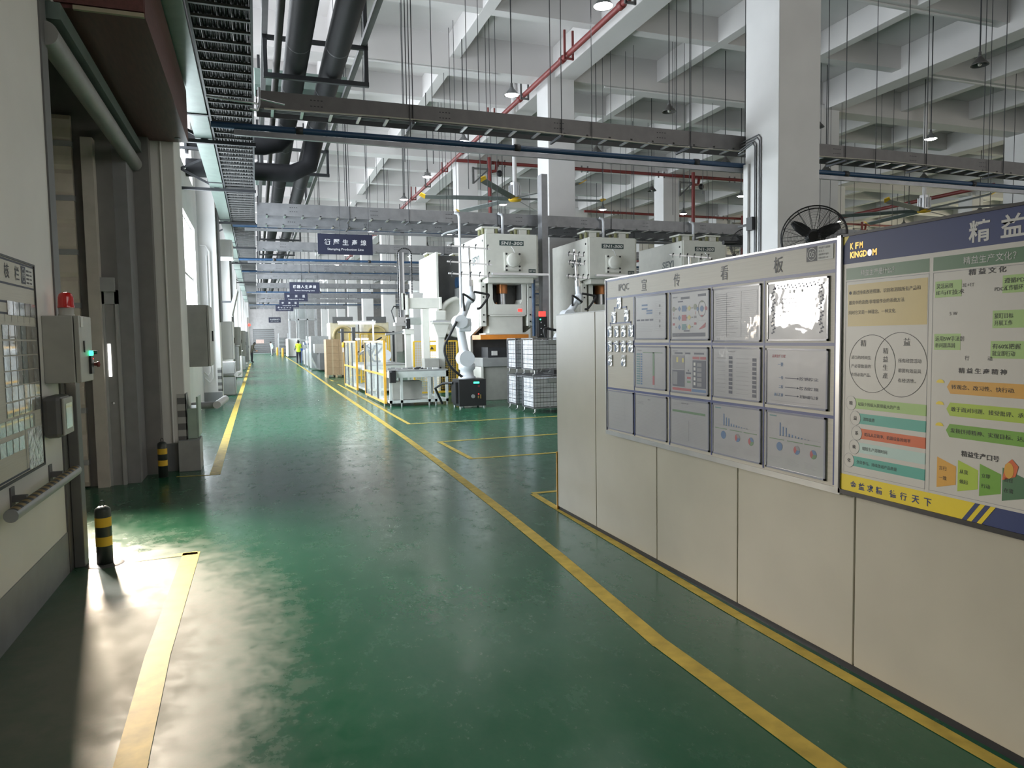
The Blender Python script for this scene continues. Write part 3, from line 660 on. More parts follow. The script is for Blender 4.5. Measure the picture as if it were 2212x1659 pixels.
# bumper rail with striped top
def hazard(name, ca, cb_, sc, rot=.6):
    if name in MATS: return MATS[name]
    m, nt, p = _new(name); L = nt.links; tc = N(nt, 'ShaderNodeTexCoord'); mp = N(nt, 'ShaderNodeMapping')
    mp.inputs['Rotation'].default_value = (rot, 0, 0); L.new(tc.outputs['Object'], mp.inputs[0])
    wv = N(nt, 'ShaderNodeTexWave'); wv.bands_direction = 'Z'; wv.inputs['Scale'].default_value = sc; L.new(mp.outputs[0], wv.inputs['Vector'])
    cr = N(nt, 'ShaderNodeValToRGB'); cr.color_ramp.interpolation = 'CONSTANT'; cr.color_ramp.elements[0].color = (*ca, 1); cr.color_ramp.elements[1].position = .5; cr.color_ramp.elements[1].color = (*cb_, 1)
    L.new(wv.outputs['Fac'], cr.inputs[0]); L.new(cr.outputs[0], p.inputs['Base Color']); p.inputs['Roughness'].default_value = .45; MATS[name] = m; return m
M_hz = hazard('striped_tape', (.03, .03, .028), (.30, .21, .08), 3.4, pi/2-.25)
rl = thing('bumper_rail', 'grey tube bumper rail with black and yellow striped tape on top, along the left wall', 'bumper rail', (-1.262, 5.2, .75))
MB().cyl((-1.262, 4.42, .75), (-1.262, 5.88, .75), .036, 22).build('tube', M_grey, rl)
st = MB(); n = 10
vs = []; 
for y in (4.43, 5.86):
    for k in range(n+1):
        a = pi*.22+pi*.62*k/n; vs.append((-1.262+.0368*cos(a), y, .75+.0368*sin(a)))
st.add(vs, [(k, k+1, n+2+k, n+1+k) for k in range(n)], True).build('striped_tape', M_hz, rl)
for y in (4.75, 5.55): MB().box(XW, XW+.008, y-.035, y+.035, .72, .85).box(XW, -1.27, y-.02, y+.02, .765, .80).build('bracket', M_dgrey, rl)
# steel guard post at the jamb
gp = MB().box(-1.332, -1.262, 6.0, 6.13, 0, 1.40).build('guard_post', M_dgrey, bevel=.006); rehome(gp, (-1.3, 6.06, 0)); tag(gp, 'dark square steel post at the near jamb of the loading door', 'post')
# bollards
def bollard(x, y, label):
    b = thing('bollard', label, 'bollard', (x, y, 0), 'bollards by the loading door')
    MB().lathe((x, y, 0), [(0, .0), (.055, .0), (.055, .405), (.050, .425), (.03, .44), (0, .445)], 26).build('tube', mat('bollard_black', (.030, .038, .035), .4), b)
    bd = MB().lathe((x, y, 0), [(.0558, .145), (.0558, .215)], 26); bd.build('yellow_band', M_yel, b)
    MB().lathe((x, y, 0), [(.0558, .29), (.0558, .36)], 26).build('yellow_band', M_yel, b)
    MB().tube([(x+.016*cos(a), y, .462+.022*sin(a)) for a in [pi*k/6-pi/2 for k in range(13)]], .0035, 6).build('lifting_ring', M_dark, b)
    return b
bl = bollard(-1.137, 6.03, 'black bollard with two yellow bands, nearer one, beside the striped rail end')
dup(bl, (-1.150, 9.73, 0), 'black bollard with two yellow bands, farther one, in front of the white pilaster')
ft = MB().lathe((-1.137, 6.03, 0), [(.13, 0), (.12, .006), (.056, .009)], 22).build('bollard_flange', M_dgrey); rehome(ft, (-1.137, 6.03, 0)); tag(ft, 'flat round rusty plate under the nearer bollard', 'plate')
# rolled-shutter housing over the door
sh = thing('shutter_housing', 'maroon clad shutter box above the loading door', 'shutter box', (-1.05, 8.2, 4.2))
MB().box(XW+.002, -.73, 6.38, 10.13, 4.20, 4.85).build('cladding', M_maroon, sh)
MB().box(XW+.002, -.735, 6.355, 6.38, 4.23, 4.85).build('end_plate', M_maroon, sh)
MB().bar((-1.22, 6.37, 4.205), (-.735, 6.37, 4.205), .03, .03).build('edge_trim', mat('worn_cream_trim', (.35, .31, .22), .6), sh)
MB().cyl((-.84, 9.93, 4.199), (-.84, 9.93, 4.195), .035, 16).build('hole', M_blk, sh)
MB().cyl((-1.335, 6.0, 3.86), (-1.335, 9.95, 3.86), .085, 20).build('roller', mat('roller_grey', (.24, .24, .23), .5), sh)
MB().box(-1.345, -1.25, 6.1, 9.95, 4.0, 4.12).build('side_tube', M_green, sh)
# door reveal: frame post, inner door, curtain
fp = MB().box(-1.785, -1.665, 9.30, 9.44, 0, 3.98).build('door_frame_post', mat('frame_post_grey', (.46, .43, .38), .5)); struct(fp)
idr = bpy.data.objects.new('door_3', None); COL.objects.link(idr); idr.location = (-1.5, 9.68, 0); OFF[idr.name] = Vector((-1.5, 9.68, 0)); struct(idr)
MB().box(-1.665, -1.64, 9.38, 9.44, 0, 2.28).box(-1.665, -1.50, 9.38, 9.44, 2.12, 2.28).box(-1.535, -1.50, 9.38, 9.44, 0, 2.28).build('frame', M_grey, idr)
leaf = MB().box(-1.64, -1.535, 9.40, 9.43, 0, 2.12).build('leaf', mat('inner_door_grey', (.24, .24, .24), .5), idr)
MB().box(-1.632, -1.600, 9.395, 9.3985, 1.28, 1.66).build('lit_pane', emit('lit_pane', (1, .97, .9), 2.2), idr)
MB().cyl((-1.61, 9.40, .97), (-1.59, 9.36, .97), .012, 8).build('handle', M_steel, idr)
MB().box(-1.665, -1.52, 9.33, 9.38, 2.26, 2.42).build('door_closer', M_grey, idr)
MB().box(-1.345, -1.255, 10.04, 10.145, 0, 4.15).build('rubber_seal', M_blk, idr)
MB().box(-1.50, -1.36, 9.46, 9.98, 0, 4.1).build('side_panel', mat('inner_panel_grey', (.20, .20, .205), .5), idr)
cu = thing('fabric_door', 'beige folded fabric door hanging at the left in the loading doorway', 'roll-up door', (-1.96, 9.35, 0))
mb = MB()
for j in range(14):
    z = .02+.30*j; poly = [(9.36, z), (9.335, z+.05), (9.33, z+.15), (9.335, z+.25), (9.36, z+.30), (9.40, z+.30), (9.40, z)]
    mb.prism(poly, -2.20, -1.88, 'x')
mb.build('curtain', M_beige, cu)
mb = MB()
for j in range(7): mb.box(-2.21, -1.87, 9.325, 9.40, .30+.6*j-.03, .30+.6*j+.03)
mb.build('batten', M_grey, cu)
# pilaster dressing
def conduit(pts, r, label, m=M_white, cat='conduit', name='conduit', n=8):
    o = MB().tube(pts, r, n).build(name, m); rehome(o, pts[0]); return tag(o, label, cat)
conduit([(-1.06, 10.137, .37), (-1.06, 10.137, 4.3)], .013, 'thin white conduit up the front of the near pilaster', M_wall)
hz2 = hazard('grey_chevron', (.12, .12, .12), (.42, .42, .40), 2.2, .55)
def corner(k, y, label):
    o = MB().box(-1.0, -.893, y-.008, y, .38, 1.0).box(-.905, -.893, y-.008, y+.3, .38, 1.0).build('corner_guard', hz2); rehome(o, (-.95, y, .4)); tag(o, label, 'corner guard')
corner(1, YP, 'grey chevron corner guard on the near left pilaster'); corner(2, YP*2, 'grey chevron corner guard on the second left pilaster')
o = MB().box(-1.0, -.74, 10.03, 10.5, 0, .40).build('base_box', M_grey, bevel=.006); rehome(o, (-.87, 10.2, 0)); tag(o, 'grey metal box standing at the foot of the near pilaster', 'metal box')
hy = thing('hydrant_cabinet', 'narrow pale green cabinet with open door edge against the side of the near pilaster', 'cabinet', (-.84, 10.5, .4))
MB().box(-.89, -.78, 10.2, 10.75, .402, .80).build('body', mat('pale_green_box', (.36, .46, .38), .45), hy, bevel=.005)
MB().box(-.78, -.755, 10.2, 10.7, .42, .95).build('door', mat('pale_green_box', (.36, .46, .38), .45), hy, bevel=.004)
# side bumper rails and cabinets along the aisle
def siderail(y, label):
    r = thing('side_rail', label, 'bumper rail', (-.9, y, .75), 'tube rails sticking out from the left wall')
    MB().tube([(XW+.005, y+.3, .72), (-.62, y+.3, .72)], .035, 12).build('arm', M_white, r)
    MB().tube([(XW+.005, y, .74), (-.62, y, .74)], .05, 14).build('arm', M_grey, r)
    MB().tube([(-.58, y-.12, .75), (-.50, y+.75, .77)], .055, 16).build('end_tube', M_white, r); return r
sr = siderail(11.35, 'white tube side rail just past the near pilaster')
dup(sr, (-.9, 21.6, .75), 'white tube side rail just past the second pilaster')
def wallbox(x1, y0, y1, z0, z1, label, m=M_boxg, name='wall_cabinet', handle=True, cat='electrical cabinet'):
    b = thing(name, label, cat, ((XW+x1)/2, y0, z0))
    MB().box(XW, x1-.035, y0, y1, z0, z1).build('body', m, b, bevel=.006)
    d = MB().box(x1-.03, x1, y0+.005, y1-.005, z0+.005, z1-.005).build('door', m, b, bevel=.004)
    if handle: MB().box(x1, x1+.02, (y0+y1)/2+.15, (y0+y1)/2+.19, (z0+z1)/2-.08, (z0+z1)/2+.08).build('handle', M_blk, d)
    return b
wallbox(-.66, 11.6, 12.5, 1.30, 2.22, 'big grey wall cabinet between the near pilaster and the first window')
wallbox(-.62, 21.7, 22.6, 1.18, 2.25, 'pale grey wall cabinet past the second pilaster', M_white)
wallbox(-.66, 24.0, 24.8, .05, 1.05, 'low grey floor cabinet under the pale grey wall cabinet', M_grey)
wallbox(-.62, 31.8, 32.8, 1.1, 2.3, 'grey wall cabinet past the third pilaster')
wallbox(-.58, 42.2, 43.2, .9, 2.3, 'grey wall cabinet past the fourth pilaster')
wallbox(-.55, 52.5, 54.0, .3, 2.4, 'tall grey wall cabinet past the fifth pilaster', M_grey)
ac = wallbox(-.56, 21.9, 23.0, 4.08, 4.56, 'white air handling box high on the second pilaster', M_white, 'air_handler', False, 'air handler')
tv = thing('wall_screen', 'tilted flat screen hung high past the second pilaster', 'screen', (-.68, 24, 2.9))
MB().prism([(-.83, 2.52), (-.70, 2.50), (-.50, 3.30), (-.57, 3.32)], 24.0, 25.2).build('panel', M_grey, tv)
MB().bar((XW, 24.6, 2.95), (-.66, 24.6, 2.95), .06).build('bracket', M_dark, tv)
fl_ = thing('wall_lamp', 'small silver floodlight on a bracket beside the near pilaster', 'wall lamp', (-1.1, 11.2, 2.7))
MB().tube([(-1.2, 11.1, 2.45), (-1.17, 11.1, 2.62), (-1.1, 11.1, 2.70)], .02, 8).build('arm', M_galv, fl_)
MB().lathe((-1.05, 11.1, 2.68), [(.03, .12), (.06, .08), (.09, 0), (0, -.02)], 16).build('head', M_steel, fl_)
wp = MB().box(-1.25, -1.18, 11.06, 11.14, 2.2, 2.5).box(XW, -1.18, 11.05, 11.15, 2.42, 2.5).build('lamp_bracket', M_galv); wp.parent = fl_; wp.data.transform(Matrix.Translation(-OFF[fl_.name]))
# upright steel struts on the pilasters
for k, lb_ in ((2, 'dark upright strut on the second pilaster carrying the white air box'), (3, 'dark upright strut on the third pilaster')):
    o = MB().box(-.905, -.83, YP*k+.25, YP*k+.42, 2.2, 5.2).build('upright_strut', M_dgrey); rehome(o, (-.87, YP*k+.3, 2.2)); tag(o, lb_, 'strut')
conduit([(-1.30, 20.10, .75), (-1.18, 20.115, .62), (-1.10, 20.12, .75), (-1.08, 20.125, 4.0), (-1.15, 20.12, 4.15), (-1.30, 20.1, 4.15)], .022, 'white bent conduit looping down the second pilaster, outer one')
conduit([(-1.30, 20.08, .9), (-1.22, 20.10, .80), (-1.16, 20.12, .9), (-1.15, 20.125, 3.9)], .018, 'white bent conduit looping down the second pilaster, inner one')

# ================================================================ overhead runs above the aisle
ZT = 4.88
gd = thing('wall_duct', 'flat green grey metal duct running along the left wall above the door', 'cable duct', (-.67, 8, ZT))
for j in range(13):
    y0 = 2.0+4.6*j; MB().box(-.80, -.545, y0, y0+4.58, ZT, ZT+.16).build('section', M_green, gd)
    if j % 1 == 0: MB().box(-.815, -.53, y0-.03, y0+.03, ZT-.012, ZT+.17).build('joint_band', M_dark, gd)
ct = thing('cable_ladder', 'dark cable ladder packed with cables running along the aisle beside the duct', 'cable ladder', (-.22, 8, ZT))
MB().box(-.525, -.50, 3, 75, ZT, ZT+.13).build('side_rail', M_dark, ct); MB().box(.055, .08, 3, 75, ZT, ZT+.13).build('side_rail', M_dark, ct)
r0_ = MB().box(-.51, .065, 4, 4.035, ZT+.005, ZT+.03).build('rung', M_dgrey, ct)
for k in range(1, 100): q_ = r0_.copy(); COL.objects.link(q_); q_.location.y = .30*k
rg = MB()
for k in range(100, 236): rg.box(-.51, .065, 4+.30*k, 4.035+.30*k, ZT+.005, ZT+.03)
rg = rg.build('far_rungs', M_dgrey, ct); rg['kind'] = 'stuff'
cbm = MB()
for k in range(24):
    x = -.485+.0235*k
    pts = [(x+.008*sin(j*1.7+k), 4+j*2.2, ZT+.05+.012*sin(j*2.1+k*3)) for j in range(33)]; cbm.tube(pts, .0155, 6)
cbm = cbm.build('cables', mat('black_cable', (.007, .008, .009), .55, spec=.25, bump=.6, bscale=30), ct); cbm['kind'] = 'stuff'
def bracket(y, label):
    b = thing('duct_bracket', label, 'bracket', (-.9, y, ZT), 'brackets carrying the duct and the cable ladder')
    MB().box(XW, .10, y-.03, y+.03, ZT-.07, ZT-.015).build('lower_arm', M_dark, b)
    MB().box(XW, -.42, y-.03, y+.03, ZT+.75, ZT+.80).build('upper_arm', M_dark, b)
    MB().bar((XW, y, ZT+.35), (-.50, y, ZT+.77), .045).build('brace', M_dark, b); MB().bar((XW, y, ZT+.35), (-.60, y, ZT-.04), .045).build('brace', M_dark, b); return b
b0 = bracket(12.5, 'dark steel duct bracket just past the near pilaster')
for y, lb_ in ((16.3, 'dark steel duct bracket beside the first window bay'), (20.7, 'dark steel duct bracket on the second pilaster'), (26, 'dark steel duct bracket in the second window bay'), (31, 'dark steel duct bracket on the third pilaster'), (41, 'dark steel duct bracket on the fourth pilaster')): dup(b0, (-.9, y, ZT), lb_)
cl = thing('looped_conduit', 'silver conduit loop hanging under the cable ladder by the first cross tray', 'conduit', (.1, 10.6, 4.8))
MB().tube(smooth([(-.50, 10.2, 4.83), (-.1, 10.25, 4.82), (.07, 10.3, 4.83), (.13, 10.5, 4.88), (.15, 10.7, 5.02), (.17, 10.9, 5.08), (.5, 11.0, 5.06)]), .014, 8).build('pipe', M_steel, cl)
MB().tube([(.02, 10.6, 4.84), (.12, 10.65, 4.84), (.15, 10.75, 4.95), (.16, 10.8, 5.2)], .018, 8).build('pipe', M_steel, cl)
# big insulated pipes on hanging frames
def ipipe(x, r, z, label):
    p = thing('insulated_pipe', label, 'pipe', (x, 10, z), 'black insulated pipes over the aisle')
    MB().cyl((x, -3, z), (x, 95, z), r, 26).build('insulation', M_ins, p)
    jb_ = MB()
    for k in range(26): jb_.lathe((x, 1.6+2.2*k, z), [(r, -.02), (r+.004, -.015), (r+.004, .015), (r, .02)], 26, 'y')
    jb_.build('joint_tape', mat('joint_tape', (.045, .046, .05), .5), p); return p
ZF = 6.35
ipipe(.835, .205, ZF+.26, 'left one of the two fat black pipes over the aisle')
ipipe(1.47, .205, ZF+.26, 'right one of the two fat black pipes over the aisle')
pp = thing('insulated_pipe', 'slim dark pipe left of the two fat black pipes', 'pipe', (.30, 10, ZF), 'black insulated pipes over the aisle')
MB().cyl((.50, -3, ZF+.15), (.50, 95, ZF+.15), .062, 16).build('insulation', mat('brown_dark_pipe', (.030, .026, .025), .6, spec=.25), pp)
fb = thing('pipe_hanger', 'proto', 'pipe hanger', (1, 0, ZF), 'steel hanging frames under the black pipes')
MB().box(.28, 2.12, -.04, .04, ZF-.04, ZF+.04).build('lower_bar', M_dark, fb); MB().box(.28, 2.12, -.035, .035, ZF+.62, ZF+.69).build('upper_bar', M_dark, fb)
for x in (.32, 2.08): MB().box(x-.035, x+.035, -.035, .035, ZF, ZC-.01).build('upright', M_dark, fb)
fy = [(8.4, 'nearest steel pipe frame, cut by the top of the photo'), (13.6, 'steel pipe frame before the first cross tray'), (21.2, 'second steel pipe frame along the aisle'), (30.4, 'third steel pipe frame along the aisle'), (35, 'fourth steel pipe frame along the aisle'), (41, 'fifth steel pipe frame along the aisle'), (51, 'sixth steel pipe frame along the aisle'), (61, 'seventh steel pipe frame along the aisle'), (71, 'last small steel pipe frame along the aisle')]
for i, (y, lb_) in enumerate(fy):
    if i == 0: fb.location = (1, y, ZF); fb['label'] = lb_
    else: dup(fb, (1, y, ZF), lb_)
for x, lb_ in ((.32, 'long steel angle rail along the left ends of the pipe frames'), (2.04, 'long steel angle rail along the right ends of the pipe frames')):
    o = MB().box(x-.05, x+.05, 4, 72, ZF+.69, ZF+.78).build('angle_rail', M_dgrey); rehome(o, (x, 10, ZF+.7)); tag(o, lb_, 'rail')
for y, w, lb_ in ((10.9, .8, 'green grey cross duct above the pipes before the first tray'), (16.95, .8, 'green grey cross duct above the pipes past the first tray'), (26.5, .9, 'green grey cross duct above the pipes past the second trays')):
    o = MB().box(.15, 2.1, y-w/2, y+w/2, ZF+.80, ZF+1.15).build('cross_duct', M_green, bevel=.01); rehome(o, (1, y, ZF+.8)); tag(o, lb_, 'air duct')
hp = thing('branch_pipe', 'fat black pipes stepping from the left wall to the aisle pipes', 'pipe', (0, 17.5, 6))
MB().tube([(XW+.01, 17.6, 6.15), (.3, 17.6, 6.15), (.6, 17.6, 6.22), (.80, 17.6, 6.42)], .22, 20).build('pipe', M_ins, hp); MB().tube([(XW+.01, 17.6, 5.55), (.9, 17.6, 5.55), (1.3, 17.6, 5.75), (1.46, 17.6, 6.40)], .20, 20).build('pipe', M_ins, hp)
MB().cyl((XW+.005, 17.6, 6.15), (XW+.06, 17.6, 6.15), .30, 20).build('wall_flange', M_dark, hp)
# ---------------------------------------------------------------- cross trays and compressed-air pipes
def tray(y, x0, x1, z0, z1, w, label, m=M_galv, rods=(), cable=False, cap=True):
    t = thing('cable_tray', label, 'cable tray', (x0, y, z0), 'cable trays crossing the hall')
    n = min(int((x1-x0)/.42), 95); r0_ = MB().box(x0+.2, x0+.24, y, y+w, z0+.01, z0+.035).build('rung', M_steel, t)
    for k in range(1, n): q_ = r0_.copy(); COL.objects.link(q_); q_.location.x = .42*k
    MB().box(x0, x1, y+w-.006, y+w, z0, z1).build('side_plate', m, t)
    mb = MB().use(m).box(x0, x1, y, y+.006, z0, z1).use(M_ink)
    for k in range(int((x1-x0)/1.95)):
        for r in (.35, .68):
            for q in range(4): mb.rect((x0+.75+1.95*k+.05*q, y-.0012, z0+(z1-z0)*r), XR, ZU, 0, .028, 0, .014)
    mb.build('side_plate', None, t)
    hb = MB()
    for q in range(5): hb.tube([(x0, y+.05+.06*q, z0+.06), (x1, y+.05+.06*q, z0+.06)], .018, 6)
    hb.build('cables', mat('grey_cable', (.10, .10, .10), .5), t)['kind'] = 'stuff'
    for x in rods:
        for yy in (y-.02, y+w+.02): MB().cyl((x, yy, z0-.03), (x, yy, soffit(x, yy)), .008, 6).build('hanger_rod', M_dark, t)
        MB().box(x-.02, x+.02, y-.04, y+w+.04, z0-.045, z0-.01).build('hanger_bar', M_dark, t)
    if cable: MB().tube([(x0+.1+(x1-x0)*k/24, y-.02, z0+.0+.035*sin(k*1.1)) for k in range(25)], .012, 6).build('loose_cable', mat('cream_cable', (.45, .42, .36), .5), t)
    return t
def airpipe(y, x0, x1, z, label, r=.045, rail=True):
    p = thing('air_pipe', label, 'pipe', (x0, y, z), 'air pipes crossing the hall')
    MB().cyl((x0, y, z), (x1, y, z), r, 14).build('pipe', M_blue, p)
    if rail: MB().box(x0+.3, x1, y-.03, y+.03, z-r-.085, z-r-.012).build('under_rail', M_galv, p)
    cp = MB()
    for k in range(int((x1-x0)/3.4)): cp.lathe((x0+1.2+3.4*k, y, z), [(r, -.05), (r+.014, -.05), (r+.014, .05), (r, .05)], 14, 'x')
    cp.build('coupling', M_dark, p)
    for k in range(5): x = x0+2.85+3.1*k; MB().cyl((x, y, z+r-.005), (x, y, soffit(x, y)), .007, 6).build('hanger_rod', M_dark, p)
    return p
tray(11.15, .12, 40, 5.02, 5.28, .42, 'wide grey cable tray crossing the hall in front, with a loose cream cable', mat('dull_tray_grey', (.15, .145, .145), .5, .4), (2.4, 4.9, 7.4, 10.9, 13.0, 15.2, 17.4, 19.6), True)
airpipe(11.12, -.5, 40, 4.735, 'blue pipe under the front cable tray')
tray(18.4, .12, 40, 4.70, 5.00, .45, 'second cable tray, upper one of the pair behind the long signs', M_galv, (2.3, 3.8, 6.2, 9.6, 12, 14.5, 17, 20))
tray(19.6, .12, 40, 4.66, 4.90, .45, 'second cable tray, lower one of the pair behind the long signs', M_galv, (2.4, 5.4, 11, 15.6, 19))
airpipe(20.9, -.5, 40, 4.82, 'blue pipe behind the second pair of trays', .05)
for y, z, lb_ in ((25.8, 4.78, 'third cable tray along the aisle, behind the first big sign'), (31.6, 4.62, 'fourth cable tray along the aisle'), (37, 4.75, 'fifth cable tray along the aisle'), (44, 4.8, 'sixth cable tray along the aisle'), (55, 4.85, 'seventh cable tray along the aisle'), (62, 4.9, 'eighth cable tray along the aisle'), (74, 4.9, 'farthest cable tray along the aisle')):
    tray(y, .12, 30, z, z+.28, .4, lb_, M_galv, (2.2, 6.6, 11, 15.4))
for y, z, lb_ in ((27.4, 4.62, 'blue pipe behind the third tray'), (33.4, 4.75, 'blue pipe behind the fourth tray'), (49.3, 4.9, 'blue pipe behind the sixth tray'), (66, 4.9, 'blue pipe before the farthest tray')): airpipe(y, -.5, 30, z, lb_)

# ---------------------------------------------------------------- red sprinkler pipes
rm = thing('sprinkler_main', 'long red sprinkler main running away under the ceiling', 'pipe', (8.2, 8, 9.28))
MB().cyl((8.2, 2, 9.28), (8.2, 90, 9.28), .075, 16).build('pipe', M_red, rm)
for k in range(20):
    y = 4.6+3.38*k
    MB().bar((8.09, y, 9.13), (8.09, y, 9.9), .05).bar((8.33, y, 9.13), (8.33, y, 9.9), .05).bar((8.09, y, 9.16), (8.33, y, 9.16), .05).build('bracket', M_dgrey if k % 2 else M_red, rm)
    MB().lathe((8.2, y+.4, 9.28), [(.075, -.09), (.098, -.09), (.098, .09), (.075, .09)], 16, 'y').build('coupling', M_red, rm)
def branch(y, x0, x1, z, risers, label):
    b = thing('sprinkler_branch', label, 'pipe', (x0, y, z), 'red sprinkler branches')
    MB().cyl((x0, y, z), (x1, y, z), .075, 14).build('pipe', M_red, b)
    for x in risers:
        MB().cyl((x, y-.25, z+.15), (x, y-.25, 1.2), .085, 14).build('riser', M_red, b)
        MB().tube([(x, y-.25, z-.45), (x+.28, y-.25, z-.40), (x+.33, y-.25, z-.1), (x+.33, y, z)], .075, 12).build('elbow', M_red, b)
        MB().bar((x-.75, y-.25, z-.35), (x, y-.25, z-.35), .07).bar((x-.75, y-.25, z-1.0), (x-.75, y-.25, z-.3), .09).bar((x-.7, y-.25, z-.95), (x-.1, y-.25, z-.4), .06).build('bracket', M_dgrey, b)
        MB().lathe((x+.45, y-.25, z-.5), [(.0, -.02), (.14, -.02), (.14, .02), (0, .02)], 14, 'y').build('valve_wheel', M_dark, b)
    for k in range(int((x1-x0)/4)): MB().bar((x0+2+4*k, y, z-.15), (x0+2+4*k, y, z+.15), .05).bar((x0+2.3+4*k, y, z-.15), (x0+2.3+4*k, y, z+.15), .05).build('bracket', M_dgrey, b)
    return b
branch(30.05, 8.2, 27, 9.28, (9.72, 19.95), 'red sprinkler branch with risers, behind the second column')
branch(39.9, 19.0, 50, 9.28, (30.3, 40.4), 'red sprinkler branch far at the right')
rr = thing('sprinkler_main', 'red sprinkler main far at the right, above the poster board', 'pipe', (28.6, 30, 7.6)); MB().cyl((28.6, 21.3, 7.6), (28.6, 70, 7.6), .085, 12).build('pipe', M_red, rr)
# white thin conduits on the ceiling beams
for pts, lb_ in (([(2.0, 13.97, 9.70), (7.8, 13.97, 9.70)], 'white ceiling conduit on the beam before the second column'), ([(2.0, 20.5, 9.42), (7.0, 20.5, 9.42)], 'white ceiling conduit on the girder left of the second column'), ([(10.5, 20.5, 9.42), (18, 20.5, 9.42)], 'white ceiling conduit on the girder right of the second column'), ([(12.6, 13.97, 9.70), (18.5, 13.97, 9.70)], 'white ceiling conduit upper right, near bays'), ([(20, 17.36, 9.70), (27, 17.36, 9.70)], 'white ceiling conduit at the far upper right')):
    conduit(pts, .03, lb_, M_white)

# ---------------------------------------------------------------- pendant lamps
M_shade = mat('lamp_shade_steel', (.30, .30, .31), .35, .8)
M_shoff = mat('lamp_shade_unlit', (.12, .115, .11), .45, .5)  # darker copy of the shade steel, unlit look put into its colour
def lamp(lit, top):
    p = thing('pendant_lamp', 'x', 'pendant lamp', (0, 0, 7), 'pendant lamps over the hall')
    MB().cyl((0, 0, 7.25), (0, 0, top), .014, 6).build('cord', M_dark, p)
    MB().lathe((0, 0, 7), [(0, .27), (.026, .265), (.030, .19), (.045, .18), (.036, .165)], 12).build('socket', M_dgrey, p)
    MB().lathe((0, 0, 7), [(.036, .175), (.06, .14), (.12, .07), (.165, .012), (.168, 0), (.16, .004), (.11, .065), (.05, .13), (.0, .135)], 22).build('shade', M_shade if lit else M_shoff, p)
    if lit: MB().lathe((0, 0, 7), [(0, -.022), (.09, -.015), (.145, .008), (.156, .02)], 18).build('bulb', M_lampon, p)
    else: MB().lathe((0, 0, 7), [(0, -.02), (.035, .0), (.04, .035), (.02, .09), (0, .095)], 12).build('bulb', mat('dead_bulb', (.35, .34, .30), .2, coat=.5), p)
    return p
protos = {}
LX = (5.5, 9.5, 13.95, 17.9, 22.2, 26.5, 30.7, 35); LY = (10.76, 15.2, 19.1, 23.5, 27.5, 31.8, 36, 41, 46, 52, 58, 65, 73)
lit = {(0,0),(0,1),(0,2),(0,3),(0,4),(1,4),(2,4),(3,4),(3,3),(3,1),(5,3),(6,3),(4,3),(5,4),(6,4),(4,4)}
dark = {(2,1),(1,1),(1,2),(2,0),(2,3),(2,2),(3,2),(4,2),(6,2)}
nm_r = ('nearest', 'second', 'third', 'fourth', 'fifth', 'sixth', 'seventh', 'eighth', 'ninth', 'tenth', 'eleventh', 'twelfth', 'last')
nm_c = ('the row left of the red main', 'the row right of the red main', 'the third row from the aisle', 'the fourth row from the aisle', 'the fifth row from the aisle', 'the sixth row from the aisle', 'the seventh row from the aisle', 'the eighth row from the aisle')
for j, y in enumerate(LY):
    for i, x in enumerate(LX):
        if (i, j) in lit: s = True
        elif (i, j) in dark: s = False
        elif j >= 5 and (i <= 3 or j < 9) and not (i == 3 and j % 2): s = True
        else: continue
        lb_ = '%s pendant lamp, %s one in %s' % ('lit' if s else 'unlit', nm_r[j], nm_c[i])
        k = (s, soffit(x, y))
        if k in protos: dup(protos[k], (x, y, 7), lb_)
        else: protos[k] = lamp(*k); protos[k].location = (x, y, 7); protos[k]['label'] = lb_

# ---------------------------------------------------------------- ceiling fans
M_fan = mat('fan_blade_grey', (.20, .215, .215), .4, .3)
def bigfan(c, R, a0, label):
    x, y, z = c
    f = thing('ceiling_fan', label, 'ceiling fan', c, 'big ceiling fans')
    MB().cyl((x, y, z+.5), (x, y, ZC), .075, 14).build('rod', M_white, f)
    m = MB().cyl((x, y, z+.05), (x, y, z+.55), .17, 16)
    for k in range(10): a = 2*pi*k/10; m.box(x+.2*cos(a)-.02, x+.2*cos(a)+.02, y+.2*sin(a)-.02, y+.2*sin(a)+.02, z+.1, z+.45)
    m.build('motor', M_steel, f)
    MB().lathe((x, y, z), [(0, -.09), (.2, -.07), (.24, -.02), (.2, .03), (0, .05)], 20).build('hub', M_yel, f)
    for k in range(6):
        a = a0+2*pi*k/6; d = Vector((cos(a), sin(a), 0)); n = Vector((-sin(a), cos(a), 0)); p0, p1 = Vector(c)+d*.2, Vector(c)+d*R
        w = Vector((0, 0, .045))
        b = MB().add([p0-n*.085-w, p0+n*.085+w, p1+n*.085+w, p1-n*.085-w, p0-n*.085-w+ZU*.02, p0+n*.085+w+ZU*.02, p1+n*.085+w+ZU*.02, p1-n*.085-w+ZU*.02], [(0,1,2,3), (7,6,5,4), (0,4,5,1), (1,5,6,2), (2,6,7,3), (3,7,4,0)]).build('blade', M_fan, f)
        MB().add([p1-n*.10-w, p1+n*.10+w, p1+n*.12+d*.14+w*2.2, p1-n*.02+d*.20+w, p1-n*.10-w+ZU*.03, p1+n*.10+w+ZU*.03, p1+n*.12+d*.14+w*2.2+ZU*.03, p1-n*.02+d*.20+w+ZU*.03], [(0,1,2,3), (7,6,5,4), (0,4,5,1), (1,5,6,2), (2,6,7,3), (3,7,4,0)]).build('tip', M_yel, b)
    return f
bigfan((8.6, 23.6, 6.46), 3.1, radians(172), 'big six-blade ceiling fan with yellow tips, left of the second column')
bigfan((23.3, 20.0, 6.1), 3.1, radians(20), 'big ceiling fan above the poster board')
